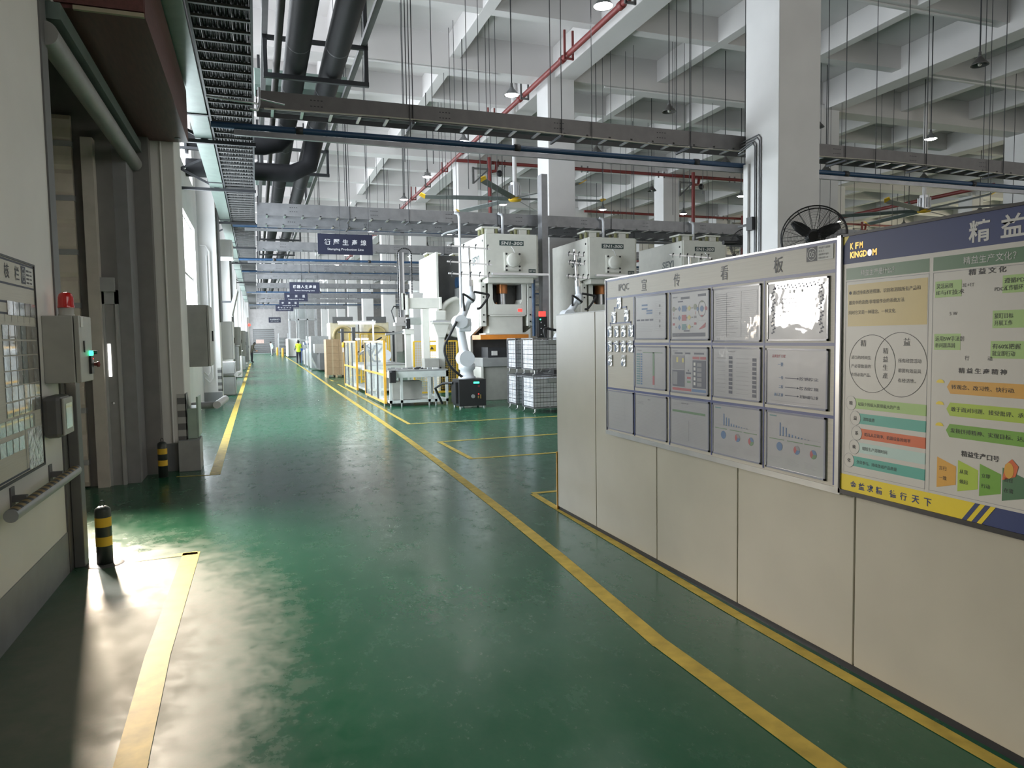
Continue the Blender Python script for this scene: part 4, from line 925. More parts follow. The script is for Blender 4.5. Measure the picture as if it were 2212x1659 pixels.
# loose hanger rods and cable drops in the bays
rod_spots = [(3.0, 14.8), (3.6, 14.8), (5.0, 17.0), (5.3, 17.0), (2.8, 18.9), (6.1, 18.9), (10.6, 16), (11, 16), (12, 19), (12.4, 19), (15, 17), (15.5, 17), (20.5, 14), (21.2, 14), (23, 16.5), (24, 18), (20, 22), (22, 23), (25, 25), (16, 23), (14, 25), (11, 24)]
for i, (x, y) in enumerate(rod_spots):
    o = MB().cyl((x, y, 5.3), (x, y, soffit(x, y)), .009, 6).build('hanging_rod', M_dark); rehome(o, (x, y, 5.3)); tag(o, 'thin dark rod hanging from the ceiling over the press hall', 'rod', 'thin ceiling rods')

# ---------------------------------------------------------------- hanging signs
def sign(y, x0, x1, z0, z1, cn, en, label):
    s = thing('hanging_sign', label, 'hanging sign', ((x0+x1)/2, y, z0), 'navy signs hung along the aisle')
    MB().box(x0, x1, y, y+.03, z0, z1).build('panel', M_navy, s)
    h = z1-z0; t = MB()
    xs = x0+(x1-x0)*.12; n = len(cn)
    for k, ch in enumerate(cn): t.text(ch, (x0+(x1-x0)*(.17+.66*k/(n-1)), y-.002, z0+h*.46), XR, ZU, h*.28, 'c', bold=.015)
    if en: t.text(en, ((x0+x1)/2, y-.002, z0+h*.17), XR, ZU, h*.14, 'c', w=(x1-x0)*.66, bold=.01)
    t.build('lettering', mat('sign_white', (.55, .55, .58), .5, var=0), s)
    for x in (x0+.47, x1-.08): MB().cyl((x, y+.015, z1), (x, y+.015, ZC), .006, 6).build('wire', M_dark, s)
sign(16.0, 1.31, 2.48, 3.525, 3.965, '衝壓生產線', 'Stamping Production Line', 'nearest navy hanging sign, reading Stamping Production Line')
sign(30, 1.31, 2.47, 3.58, 4.03, '機器人生產線', 'Robot Stamping Line', 'second navy hanging sign, reading Robot Stamping Line')
sign(38, 1.39, 2.53, 3.69, 4.13, '待測區', 'Inspection Area', 'third navy hanging sign, larger of the two inspection signs')
sign(48, 1.44, 2.64, 3.85, 4.32, '待測區', 'Inspection Area', 'fourth navy hanging sign, smaller of the two inspection signs')
sign(58, 1.45, 2.76, 4.02, 4.48, '自動生產線', 'Auto Production Line', 'fifth hanging sign, dark, lowest of the stepped row')
sign(95, 1.50, 2.95, 4.10, 4.76, '安全通道出口', 'Exit Passage', 'small blue hanging sign far off in front of the end wall')
# ================================================================ stamping presses
def press(x0, yf, label, lo=True):
    """C-frame press; x0 left side, yf front of the crown"""
    p = thing('stamping_press', label, 'press', (x0+.73, yf+1.2, 0), 'white stamping presses in a row')
    yl = yf+.45; D = 2.45
    cr = MB().box(x0+.04, x0+1.47, yf, yf+1.3, 3.24, 4.36).box(x0+.12, x0+1.40, yf+.1, yf+1.2, 3.10, 3.25)
    cr.build('crown', M_mach, p, bevel=.02)
    prof = [(yf+.02, 4.34), (yf+D, 4.34), (yf+D, .0), (yl+.95, 0), (yl+.95, .25), (yl, .25), (yl, .90), (yl+.95, .90), (yl+.95, 1.72), (yl+.1, 1.95), (yl+.1, 3.2), (yf+.02, 3.24)]
    sp = MB()
    for xx in (x0, x0+1.43): sp.prism(prof, xx, xx+.075, 'x')
    sp.build('side_plate', M_mach, p, bevel=.01)
    MB().box(x0+.07, x0+1.43, yl+1.05, yf+D-.60, .1, 4.30).build('rear_frame_shade', M_dgrey, p)  # rear frame, raised as a dark panel to paint the shaded open back
    MB().box(x0+.3, x0+.8, yf+D-.5, yf+D+.15, 2.95, 3.25).build('motor_shelf', M_grey, p)
    MB().cyl((x0+.25, yf+D-.1, 3.42), (x0+.85, yf+D-.1, 3.42), .17, 16).build('motor', M_blue, p)
    for a in (.02, 1.34):
        g = MB().box(x0+a, x0+a+.15, yl-.02, yl+.35, 1.98, 3.14).build('slide_guide', M_mach, p, bevel=.006)
        bo = MB()
        for z in (2.1, 2.28, 2.75, 3.02): bo.cyl((x0+a+.075, yl-.035, z), (x0+a+.075, yl-.02, z), .022, 8)
        bo.build('bolt', M_blk, g)
    sl = MB()                                             # slide with an open U window in front
    a0, a1 = x0+.24, x0+1.32
    sl.box(a0, a0+.13, yl, yl+.6, 2.28, 3.16).box(a1-.13, a1, yl, yl+.6, 2.28, 3.16).box(a0+.13, a1-.13, yl, yl+.6, 2.28, 2.56)
    for sx, cx in ((1, a0+.13), (-1, a1-.13)):
        sl.prism([(cx, 2.56), (cx+sx*.12, 2.56), (cx+sx*.05, 2.58), (cx+sx*.015, 2.63), (cx, 2.70)][::sx], yl, yl+.55)
    sl.prism([(a0, 2.30), (a0+.06, 2.24), (a1-.06, 2.24), (a1, 2.30)], yl, yl+.6).box(a0+.02, a1-.10, yl+.05, yl+.6, 1.80, 2.25).box(a0-.10, a1+.0, yl+.0, yl+.6, 1.755, 1.80)
    sl = sl.build('slide', M_mach, p, bevel=.012)
    MB().box(a0+.13, a1-.13, yl+.50, yl+.6, 2.5, 3.24).box(a0+.125, a0+.132, yl+.03, yl+.58, 2.57, 3.2).box(a1-.132, a1-.125, yl+.03, yl+.58, 2.57, 3.2).build('slide_cavity_shade', M_dgrey, sl)  # dark lining that paints the shade inside the slide window
    MB().cyl((x0+.72, yl+.28, 2.86), (x0+.72, yl+.28, 3.24), .15, 20).build('connecting_screw', M_copper, sl)
    MB().cyl((x0+.72, yl+.28, 2.54), (x0+.72, yl+.28, 2.88), .095, 18).build('plunger', M_steel, sl)
    MB().cyl((x0+.55, yl+.28, 2.54), (x0+.55, yl+.28, 2.62), .02, 8).build('pin', M_copper, sl)
    MB().rect((0, yl-.002, 0), XR, ZU, x0+1.07, x0+1.19, 2.36, 2.44).use(M_redled).text('118', (x0+1.13, yl-.003, 2.375), XR, ZU, .05, 'c').build('counter', M_ink, sl)
    if lo:
        MB().box(x0+.0, x0+1.36, yl-.02, yl+.75, 1.63, 1.752).build('upper_die_plate', M_orange, p)
        MB().box(x0+.05, x0+1.38, yl, yl+.9, .90, 1.14).build('bolster', M_grey, p, bevel=.01)
        MB().box(x0+.25, x0+1.2, yl+.15, yl+.75, 1.14, 1.42).build('die_set', M_dark, p); MB().box(x0+.35, x0+.5, yl+.1, yl+.16, 1.20, 1.32).build('die_tag', M_paperw, p)
        MB().box(x0+.03, x0+1.42, yl+.05, yl+1.0, 0, .90).build('bed', M_boxg, p, bevel=.01)
    # crown details
    cap = MB()
    for a in (.02, .92):
        c2 = MB().box(x0+a-.05, x0+a+.45, yf+.10, yf+.62, 4.50, 4.545).box(x0+a+.10, x0+a+.32, yf+.14, yf+.5, 4.36, 4.50)
        e = c2.build('tie_rod_cap', M_mach, p, bevel=.006)
        q = MB()
        for dx in (0, .36):
            q.cyl((x0+a+dx+.02, yf+.18, 4.36), (x0+a+dx+.02, yf+.18, 4.50), .045, 10).cyl((x0+a+dx+.02, yf+.5, 4.36), (x0+a+dx+.02, yf+.5, 4.50), .045, 10)
        q.build('spring', M_olive, e)
    fl2 = MB().box(x0+.54, x0+1.01, yf-.03, yf, 3.40, 3.88).build('crank_flange', M_mach, p, bevel=.006)
    MB().lathe((x0+.78, yf-.03, 3.68), [(0, -.10), (.165, -.10), (.18, -.085), (.18, 0)], 28, 'y').build('crank_cover', M_mach, fl2)
    bo = MB()
    for dx in (.60, .96):
        for z in (3.42, 3.52, 3.84): bo.cyl((x0+dx, yf-.045, z), (x0+dx, yf-.03, z), .027, 10)
    bo.build('bolt', M_blk, fl2)
    MB().tube([(x0+.80, yf-.09, 3.86), (x0+.79, yf-.06, 3.95), (x0+.75, yf-.01, 4.03)], .008, 6).build('grease_line', M_steel, fl2)
    MB().use(M_plate).rect((0, yf-.003, 0), XR, ZU, x0+.42, x0+1.09, 4.055, 4.185).use(M_paperw).text('SN1-300', (x0+.755, yf-.005, 4.075), XR, ZU, .088, 'c', w=.60, bold=.035, slant=.18).build('name_plate', None, p)
    MB().use(M_plate).rect((0, yf-.003, 0), XR, ZU, x0+1.22, x0+1.42, 3.36, 3.46).use(M_paperw).text('300T 8/6', (x0+1.32, yf-.005, 3.38), XR, ZU, .055, 'c', w=.17, bold=.02).build('tonnage_plate', None, p)
    MB().rect((x0-.003, yf+.95, 0), -YR, ZU, 0, .03, 3.55, 3.58).use(M_plate).text('SEYI', (x0-.003, yf+1.05, 3.62), -YR, ZU, .22, w=.62, bold=.03).build('maker_mark', None, p)
    MB().cyl((x0-.01, yf+.12, 4.18), (x0, yf+.12, 4.18), .03, 10).build('side_hole', M_blk, p)
    lb_ = MB().box(x0+.15, x0+1.70, yf-.22, yf-.12, 3.28, 3.335).build('lamp_bar', M_steel, p)
    MB().box(x0+.2, x0+1.65, yf-.215, yf-.125, 3.272, 3.279).build('tube', M_paperw, lb_)
    fw = MB().lathe((x0+.75, yf+D-.30, 2.35), [(0, -.10), (.52, -.10), (.52, -.14), (.62, -.14), (.65, -.10), (.65, .10), (.62, .14), (.52, .14), (.50, .06), (0, .06)], 40, 'y')
    fw.build('flywheel', M_mach, p)
    return p
M_olive = mat('spring_olive', (.20, .20, .09), .5); M_plate = mat('plate_dark_teal', (.025, .055, .055), .4, var=0)
press(5.58, 17.7, 'white stamping press behind the robot on the black base, left of the row')
press(8.52, 17.7, 'white stamping press behind the second robot, middle of the row')
press(11.48, 17.7, 'white stamping press just above the document board, right of the row')
press(5.33, 21.75, 'white stamping press seen from the back, behind the leftmost front press').rotation_euler.z = pi
for x, lb_ in ((4.9, 'left one of two'), (6.9, 'right one of two')):
    f = thing('flywheel_unit', 'cream machine housing with a round ring cover beyond the tube light, '+lb_, 'machine', (x, 44, 0))
    MB().box(x-.75, x+.75, 44, 46, 0, 2.75).build('housing', mat('machine_cream', (.62, .56, .40), .5), f, bevel=.02)
    MB().lathe((x, 44, 1.95), [(.0, -.03), (.50, -.03), (.50, -.12), (.60, -.12), (.62, -.08), (.62, 0)], 32, 'y').build('ring_cover', mat('ring_gold', (.50, .40, .20), .4), f); MB().box(x-.6, x+.6, 43.95, 44, 2.72, 3.1).build('top_sign', M_dgrey, f)
# electrical panel between the presses
ep = thing('press_panel', 'slim black press control panel with red readout beside the left press', 'control panel', (7.15, 17.75, 1.6))
MB().box(7.03, 7.28, 17.62, 17.78, 1.68, 2.215).build('body', M_blk, ep, bevel=.008); MB().box(7.07, 7.24, 17.63, 17.70, 2.215, 2.35).build('readout', M_redled, ep)
bt = MB()
for k in range(5): bt.cyl((7.10+.1*(k % 2), 17.62, 1.74+.08*k), (7.10+.1*(k % 2), 17.605, 1.74+.08*k), .016, 10)
bt.build('button', M_steel, ep); MB().cyl((7.08, 17.62, 2.14), (7.08, 17.60, 2.14), .018, 10).build('green_lamp', M_greenled, ep)
MB().box(7.06, 7.30, 17.78, 17.95, 0, 2.2).build('post', M_dgrey, ep)
o = MB().box(7.28, 7.45, 17.9, 18.2, 0, 6.0).build('steel_post', M_galv); rehome(o, (7.36, 18, 0)); tag(o, 'tall galvanised post between the left and middle press', 'post')
conduit([(7.03, 17.95, 1.7), (7.03, 17.95, 3.2)], .05, 'thick blue hose beside the left press', M_blue, 'hose', 'air_hose')
def mast(x, y, z1, zb, label):
    m = thing('air_mast', label, 'pole', (x, y, zb), 'white bent air poles over the presses')
    MB().tube([(x, y, zb), (x, y, z1-.1), (x-.03, y, z1-.02), (x-.12, y, z1)], .035, 10).build('pole', M_robot, m)
    MB().tube([(x, y, z1-.40), (x-.35, y, z1-.50), (x-.45, y, z1-.56)], .022, 8).build('arm', M_robot, m); return m
mast(4.80, 17.2, 4.75, 0, 'white air pole left of the left press')
ms = mast(6.30, 18.3, 4.98, 4.362, 'white air pole on top of the left press'); dup(ms, (9.30, 18.3, 4.362), 'white air pole on top of the middle press'); dup(ms, (12.25, 18.3, 4.362), 'white air pole on top of the right press')

# ================================================================ robots
def robot(bx, by, bz, J, label, tool):
    """six-axis arm; J = joint points shoulder, elbow, wrist, flange"""
    r = thing('industrial_robot', label, 'robot', (bx, by, bz), 'white six-axis robots')
    sh, el, wr, fl = [Vector(q) for q in J]
    MB().lathe((bx, by, bz), [(0, 0), (.21, 0), (.21, .05), (.17, .07), (.16, .20), (.20, .24), (.20, .36), (.12, .40), (0, .40)], 20).build('base', M_robot, r)
    s = Vector((0, 1, 0))
    MB().cyl(sh-s*.20, sh+s*.16, .19, 20).ball(sh, .18).build('shoulder', M_robot, r)
    MB().tube([sh, sh.lerp(el, .25), sh.lerp(el, .75), el], .1, 14, True, [.165, .115, .10, .13]).build('lower_arm', M_robot, r)
    e = MB().cyl(el-s*.17, el+s*.17, .16, 18).ball(el+Vector((.1, 0, -.06)), .17, 14, (1.2, 1, 1)).box(el.x-.05, el.x+.26, el.y-.13, el.y+.14, el.z-.24, el.z+.08)
    e.build('elbow', M_robot, r, bevel=.03)
    MB().tube([el, el.lerp(wr, .3), el.lerp(wr, .8), wr], .1, 14, True, [.15, .10, .075, .08]).build('upper_arm', M_robot, r)
    MB().ball(wr, .125, 14, (1, 1, 1.25)).cyl(wr, fl, .07, 14).build('wrist', M_robot, r)
    MB().tube(smooth([Vector((bx-.15, by-.1, bz+.05)), sh+Vector((-.42, -.15, -.15)), sh+Vector((-.55, -.15, .25)), el+Vector((-.30, -.15, -.35)), el+Vector((-.12, -.18, .0))]), .033, 10).build('hose', M_blk, r)
    MB().tube(smooth([el+Vector((.1, -.1, .25)), wr+Vector((-.22, -.1, -.02)), wr+Vector((-.20, -.1, .06)), wr+Vector((.05, -.1, -.1))]), .028, 8).tube(smooth([wr+Vector((.05, -.1, .12)), wr+Vector((.36, -.1, .07)), wr+Vector((.42, -.1, .02)), wr+Vector((.22, -.1, -.25)), wr+Vector((.12, -.1, -.28))], 4), .028, 8).build('dress_hose', M_blk, r)
    # gripper tool on a pole
    top, bars = tool
    g = MB().tube([fl, fl+ (top-fl)*.16], .075, 12).tube([fl, top], .038, 8)
    g = g.build('tool_pole', M_steel, r)
    for t, L, cups in bars:
        c = fl.lerp(top, t); b = MB().bar(c+Vector((-L, -.05, .03)), c+Vector((L, -.05, -.03)), .035).build('cross_bar', M_steel, g)
        for k in range(cups):
            q = MB(); x = -L*.85+1.7*L*k/max(cups-1, 1); q.cyl(c+Vector((x, -.07, -.05)), c+Vector((x, -.07, .04)), .009, 6).cyl(c+Vector((x, -.07, .04)), c+Vector((x+.02, -.09, .07)), .018, 8)
            q.build('suction_cup', M_blk, g)
    return r
robot(4.78, 16.72, .69, ((4.74, 16.72, 1.18), (4.62, 16.72, 2.07), (4.91, 16.70, 2.66), (4.90, 16.70, 2.92)), 'white robot on the black cabinet in front of the left press, holding a tall gripper', (Vector((4.87, 16.68, 3.88)), ((.96, .53, 4), (.57, .56, 3), (.28, .54, 5))))
robot(7.3, 16.8, 1.15, ((7.35, 16.8, 1.62), (7.50, 16.8, 2.2), (7.80, 16.75, 2.64), (7.77, 16.75, 2.95)), 'white robot arm rising behind the end of the cream partition', (Vector((7.67, 16.70, 3.88)), ((.85, .24, 4), (.62, .24, 4), (.25, .32, 5))))
robot(11.3, 16.8, 1.15, ((11.1, 16.8, 1.62), (11.2, 16.8, 2.2), (11.1, 16.75, 2.6), (11.15, 16.75, 2.9)), 'white robot arm above the document board, in front of the right press', (Vector((11.05, 16.70, 3.80)), ((.97, .65, 6), (.55, .62, 4))))
for x, lb_ in ((7.3, 'dark robot stand hidden low behind the partition end'), (11.3, 'dark robot stand of the robot above the document board')):
    o = MB().box(x-.32, x+.32, 16.5, 17.1, 0, 1.15).build('robot_stand', M_blk, bevel=.01); rehome(o, (x, 16.8, 0)); tag(o, lb_, 'stand')
rb = thing('robot_cabinet', 'black cabinet base with green light bar under the robot arm', 'machine base', (4.83, 16.7, 0))
MB().box(4.49, 5.16, 16.40, 17.02, .045, .69).build('body', M_blk, rb, bevel=.008); MB().box(4.43, 4.49, 16.5, 16.9, .12, .62).build('side_box', M_blk, rb)
MB().box(4.85, 4.99, 16.392, 16.402, .585, .625).build('light_bar', M_greenled, rb)
MB().cyl((4.83, 16.40, .28), (4.83, 16.37, .28), .045, 16).build('round_socket', M_grey, rb); MB().cyl((4.97, 16.40, .33), (4.97, 16.38, .33), .014, 8).build('red_button', M_redled, rb); MB().box(4.95, 4.98, 16.385, 16.4, .23, .29).box(5.01, 5.03, 16.385, 16.4, .22, .32).build('switch', mat('brass', (.45, .32, .12), .4, .7), rb); MB().box(4.96, 5.00, 16.39, 16.4, .50, .54).build('red_button', M_red, rb)
for x in (4.53, 5.12):
    for y in (16.45, 16.97): MB().cyl((x, y, 0), (x, y, .05), .03, 8).build('foot', M_steel, rb)
conduit([(4.3, 17.3, .05), (4.1, 17.2, .45), (4.25, 17.0, .58), (4.42, 16.7, .60)], .03, 'black hose from the worktable to the robot base', M_blk, 'hose', 'cable_hose')

# ================================================================ wire cages
M_wire = mat('cage_wire', (.20, .20, .21), .4, .6, var=0); M_foam = mat('white_foam_board', (.70, .71, .75), .7, var=.04)
def cage(x0, x1, y0, y1, z0, label):
    c = thing('wire_cage', label, 'wire cage', ((x0+x1)/2, (y0+y1)/2, z0), 'wire mesh cages of white packing')
    z1 = z0+.80; zb = z0+.12
    f = MB()
    for x in (x0, x1):
        for y in (y0, y1): f.bar((x, y, zb), (x, y, z1), .022)
    for z in (zb, z1):
        f.bar((x0, y0, z), (x1, y0, z), .022).bar((x0, y1, z), (x1, y1, z), .022).bar((x0, y0, z), (x0, y1, z), .022).bar((x1, y0, z), (x1, y1, z), .022)
    f.build('frame', M_wire, c)
    w = MB(); nz = 10; nx = 12; ny = 8
    for k in range(1, nz):
        z = zb+(z1-zb)*k/nz; w.bar((x0, y0, z), (x1, y0, z), .0045).bar((x0, y0, z), (x0, y1, z), .0045)
    for k in range(1, nx): x = x0+(x1-x0)*k/nx; w.bar((x, y0, zb), (x, y0, z1), .0045)
    for k in range(1, ny): y = y0+(y1-y0)*k/ny; w.bar((x0, y, zb), (x0, y, z1), .0045)
    w.build('mesh', M_wire, c)
    for x in (x0+.04, x1-.04):
        for y in (y0+.03, y1-.03): MB().tube([(x, y, zb), (x, y, z0+.03), (x-.05, y, z0+.004)], .014, 6).build('leg', M_steel, c)
    q = MB()
    for k in range(6): q.box(x0+.02, x1-.02, y0+.02, y1-.02, zb+.02+.105*k, zb+.115+.105*k)
    q.build('white_packing', M_foam, c, bevel=.004)
    MB().box(x0+.35, x0+.62, y0-.012, y0-.004, z1-.13, z1-.03).build('tag_holder', M_grey, c)
    return c
cage(5.62, 6.55, 14.42, 15.12, 0.005, 'front wire cage of white packing standing on the floor')
cage(5.62, 6.55, 14.42, 15.12, .84, 'front wire cage of white packing stacked on top of another')
cage(5.60, 6.50, 15.47, 16.05, 0.005, 'rear wire cage of white packing standing on the floor')
cage(5.60, 6.50, 15.47, 16.05, .84, 'rear wire cage of white packing stacked on top of another')

# ================================================================ guarded worktable and loader
M_alw = mat('white_profile', (.62, .66, .65), .4, .1)
def worktable(x0, x1, y0, y1, label):
    t = thing('worktable', label, 'worktable', ((x0+x1)/2, (y0+y1)/2, 0), 'white framed worktables behind the guards')
    MB().box(x0, x1, y0, y1, .865, .90).build('tabletop', M_grey, t, bevel=.003)
    f = MB()
    for z, h in ((.79, .075), (.12, .035)):
        f.box(x0, x1, y0, y0+.05, z-h, z+h).box(x0, x1, y1-.05, y1, z-h, z+h).box(x0, x0+.05, y0, y1, z-h, z+h).box(x1-.05, x1, y0, y1, z-h, z+h)
    f.box(x0+.05, x1-.05, y0+.05, y1-.05, .10, .12)
    f.build('frame', M_alw, t)
    for x in (x0+.03, x0+.30, x0+1.0, x1-.32, x1-.03):
        lg = MB().box(x-.03, x+.03, y0, y0+.06, .09, .72).build('leg', M_alw, t)
        MB().cyl((x, y0+.03, 0), (x, y0+.03, .09), .022, 8).build('foot', M_steel, lg)
    for x in (x0+.03, x1-.03):
        lg = MB().box(x-.03, x+.03, y1-.06, y1, .09, .72).build('leg', M_alw, t); MB().cyl((x, y1-.03, 0), (x, y1-.03, .09), .022, 8).build('foot', M_steel, lg)
    MB().box(x0+.15, x0+.9, y0+.4, y0+.9, .14, .6).build('control_box', M_boxg, t)
    return t
worktable(3.05, 4.54, 17.62, 19.35, 'white framed worktable with steel parts behind the near yellow guard')
worktable(3.15, 4.5, 22.3, 25.6, 'white framed worktable behind the far yellow guard')
for k in range(26):
    x, y = 3.15+random.random()*1.3, 17.68+random.random()*1.2; s = .03+.03*random.random()
    if x < 3.4: s *= .7
    o = MB().box(x-s*1.3, x+s*1.3, y-s, y+s, .9005, .9+s*.9).build('metal_part', random.choice((M_steel, M_grey, M_dark, M_paperw)), bevel=.004); rehome(o, (x, y, .9)); tag(o, 'small metal workpiece lying on the near white worktable', 'workpiece', 'workpieces on the near worktable')
o = MB().cyl((3.13, 17.63, .90), (3.13, 17.63, .60), .085, 16).box(3.05, 3.20, 17.53, 17.62, .62, .86).build('motor', M_blk); rehome(o, (3.13, 17.6, .6)); tag(o, 'black motor hanging on the near corner of the worktable', 'motor')
o = MB().box(4.02, 4.42, 18.0, 18.35, .905, 1.17).build('grey_tote', M_boxg, bevel=.02); rehome(o, (4.2, 18.2, .9)); tag(o, 'grey plastic tote on the near worktable', 'tote')
def guard(y0, y1, x, label):
    g = thing('safety_guard', label, 'safety guard', (x, (y0+y1)/2, 0), 'yellow framed safety guards')
    f = MB(); z0, z1 = .06, 1.64
    for y in (y0, y1): f.box(x-.03, x+.03, y-.03, y+.03, z0, z1)
    for z in (z0+.02, .78, z1-.02): f.box(x-.025, x+.025, y0, y1, z-.025, z+.025)
    f.build('frame', M_org, g)
    for y in (y0+.05, y0+(y1-y0)/3, y0+(y1-y0)*2/3, y1-.05): MB().box(x-.02, x+.02, y-.022, y+.022, z0, z1).build('mullion', M_dark, g)
    MB().box(x-.006, x+.006, y0+.03, y1-.03, z0, z1-.03).build('clear_panel', M_glass, g)
    for y in (y0+.1, y1-.1): MB().cyl((x, y, 0), (x, y, z0), .025, 8).build('foot', M_steel, g)
    return g
guard(17.98, 21.35, 3.0, 'yellow framed clear safety guard, near one'); guard(23.3, 26.6, 3.0, 'yellow framed clear safety guard, far one')
o = thing('guard_beacon', 'small amber beacon on the post of the far guard', 'beacon', (2.98, 26.6, 1.4)); MB().lathe((2.94, 26.5, 1.42), [(0, 0), (.04, 0), (.045, .12), (.03, .17), (0, .18)], 12).build('lens', M_yel, o); MB().cyl((2.94, 26.5, 1.25), (2.94, 26.5, 1.42), .02, 8).build('stem', M_white, o)
gl = thing('gantry_loader', 'white gantry loader with tall mast and black cable chain above the worktable', 'loader', (4.3, 18.6, .9))
MB().box(4.10, 4.28, 18.45, 18.66, .9, 2.46).build('column', M_mach, gl, bevel=.01)
MB().box(3.66, 4.62, 18.42, 18.68, 2.47, 2.74).box(3.66, 3.72, 18.36, 18.7, 2.30, 2.80).box(4.56, 4.62, 18.40, 18.7, 2.45, 2.76).build('beam', M_mach, gl, bevel=.008)
MB().box(3.55, 3.66, 18.40, 18.62, 2.42, 2.86).build('carriage', M_mach, gl, bevel=.01)
MB().box(3.52, 3.63, 18.42, 18.52, 2.15, 3.92).build('mast', M_galv, gl); MB().box(3.60, 3.64, 18.40, 18.42, 2.15, 3.9).build('mast_rail', M_steel, gl)
ch = [(3.48, 18.40, 2.20+.04*k) for k in range(42)]+[(3.655-.175*cos(pi*k/12), 18.40, 3.86+.14*sin(pi*k/12)) for k in range(1, 12)]+[(3.83, 18.40, 3.84-.04*k) for k in range(26)]
cm = MB()
for p_, q_ in zip(ch, ch[1:]):
    a_, b_ = Vector(p_), Vector(q_); cm.bar(a_, a_.lerp(b_, .8), .045, .035)
cm.build('cable_chain', M_blk, gl)
MB().box(3.36, 3.75, 18.38, 18.60, 2.02, 2.10).box(3.40, 3.60, 18.36, 18.5, 2.1, 2.24).build('head_plate', M_steel, gl); MB().box(3.66, 3.76, 18.36, 18.5, 1.95, 2.20).build('head_motor', M_blk, gl)
MB().tube([(3.5, 18.4, 2.5), (3.35, 18.4, 2.52), (3.28, 18.4, 2.4), (3.36, 18.4, 2.12)], .016, 6).build('hose', M_blk, gl)
ta = thing('transfer_pedestal', 'white pedestal with a gripper arm standing on the near worktable', 'pedestal', (3.72, 18.6, .9))
MB().box(3.66, 3.80, 18.55, 18.70, .90, 1.80).build('column', M_mach, ta, bevel=.008); MB().box(3.62, 3.88, 18.48, 18.74, 1.80, 1.93).build('head', M_mach, ta, bevel=.015); MB().tube([(3.62, 18.6, 1.87), (3.35, 18.6, 1.82), (3.15, 18.6, 1.80)], .03, 8).build('arm', M_steel, ta)
tp = thing('servo_pedestal', 'white flared pedestal with a box on top beside the gantry column', 'pedestal', (4.57, 18.3, 0))
MB().box(4.44, 4.62, 18.2, 18.42, .9, 1.75).build('column', M_mach, tp, bevel=.01); MB().prism([(4.44, 1.70), (4.62, 1.70), (4.74, 2.06), (4.32, 2.06)], 18.15, 18.45).box(4.28, 4.78, 18.1, 18.5, 2.06, 2.10).build('flare', M_mach, tp); MB().box(4.36, 4.66, 18.12, 18.46, 2.14, 2.40).build('servo_box', M_mach, tp, bevel=.03); MB().box(4.30, 4.76, 18.12, 18.48, 2.10, 2.14).build('top_plate', M_steel, tp)
sb = MB().box(3.75, 4.15, 18.7, 18.9, 2.05, 2.24).build('slide_module', M_alw, bevel=.005); sb.parent = gl; sb.data.transform(Matrix.Translation(-OFF[gl.name])); OFF[sb.name] = OFF[gl.name]
# small mesh fences and sign behind
def meshfence(x0, x1, y, z1, label, m=M_yel):
    f = thing('mesh_fence', label, 'mesh fence', ((x0+x1)/2, y, 0), 'yellow mesh fences among the machines')
    MB().bar((x0, y, 0), (x0, y, z1), .05).bar((x1, y, 0), (x1, y, z1), .05).bar((x0, y, z1), (x1, y, z1), .04).bar((x0, y, .1), (x1, y, .1), .04).build('frame', m, f)
    w = MB()
    for k in range(1, int((x1-x0)/.07)): w.bar((x0+.07*k, y, .1), (x0+.07*k, y, z1), .006)
    for k in range(1, int(z1/.07)): w.bar((x0, y, .07*k), (x1, y, .07*k), .006)
    w.build('mesh', m, f)
meshfence(4.3, 5.6, 20.6, 1.6, 'yellow mesh fence behind the near worktable'); meshfence(3.7, 4.8, 27.5, 1.9, 'yellow mesh fence behind the far worktable'); meshfence(3.9, 5.6, 32.6, 2.0, 'yellow mesh fence behind the carton stack')
o = MB().use(M_yel).box(4.70, 4.95, 20.54, 20.56, 1.30, 1.50).use(M_ink).flat((4.825, 20.538, 1.36), XR, ZU, [(-.06, 0), (.06, 0), (0, .10)]).build('warning_plate'); rehome(o, (4.8, 20.55, 1.3)); tag(o, 'yellow warning plate on the mesh fence behind the near worktable', 'warning plate')
# work light over the far table
wl_ = thing('work_light', 'long bright tube light over the far worktable', 'work light', (3.35, 26, 2.25))
MB().box(2.72, 4.05, 25.9, 26.05, 2.31, 2.36).build('housing', M_white, wl_); MB().cyl((2.74, 25.97, 2.28), (4.03, 25.97, 2.28), .035, 12).build('tube', M_tubeon, wl_)
MB().bar((3.98, 26.1, 0), (3.98, 26.1, 2.4), .05).build('post', M_white, wl_)
wl2 = thing('work_light', 'short tube light low behind the guards', 'work light', (4.2, 31, 1.7)); MB().cyl((3.9, 31, 1.72), (4.5, 31, 1.72), .03, 10).build('tube', M_tubeon, wl2); MB().bar((4.2, 31.05, 0), (4.2, 31.05, 1.75), .04).build('post', M_white, wl2)
ar = robot(4.05, 24.2, .9, ((4.05, 24.2, 1.15), (3.85, 24.2, 1.5), (3.55, 24.1, 1.45), (3.4, 24.1, 1.35)), 'small robot arm on the far worktable', (Vector((3.2, 24.1, 1.2)), ((.8, .12, 2),)))
fa = thing('gripper_rail', 'dark overhead gripper rail behind the far guard', 'gripper rail', (3.4, 27.2, 2))
MB().bar((2.85, 27.2, 1.98), (4.9, 27.2, 1.94), .05).build('rail', M_dark, fa); MB().box(2.95, 3.05, 27.1, 27.3, 1.6, 2.1).box(3.35, 3.47, 27.1, 27.3, 1.65, 2.15).build('gripper', M_dark, fa); MB().bar((4.9, 27.2, 0), (4.9, 27.2, 2.0), .08).build('post', M_dark, fa)

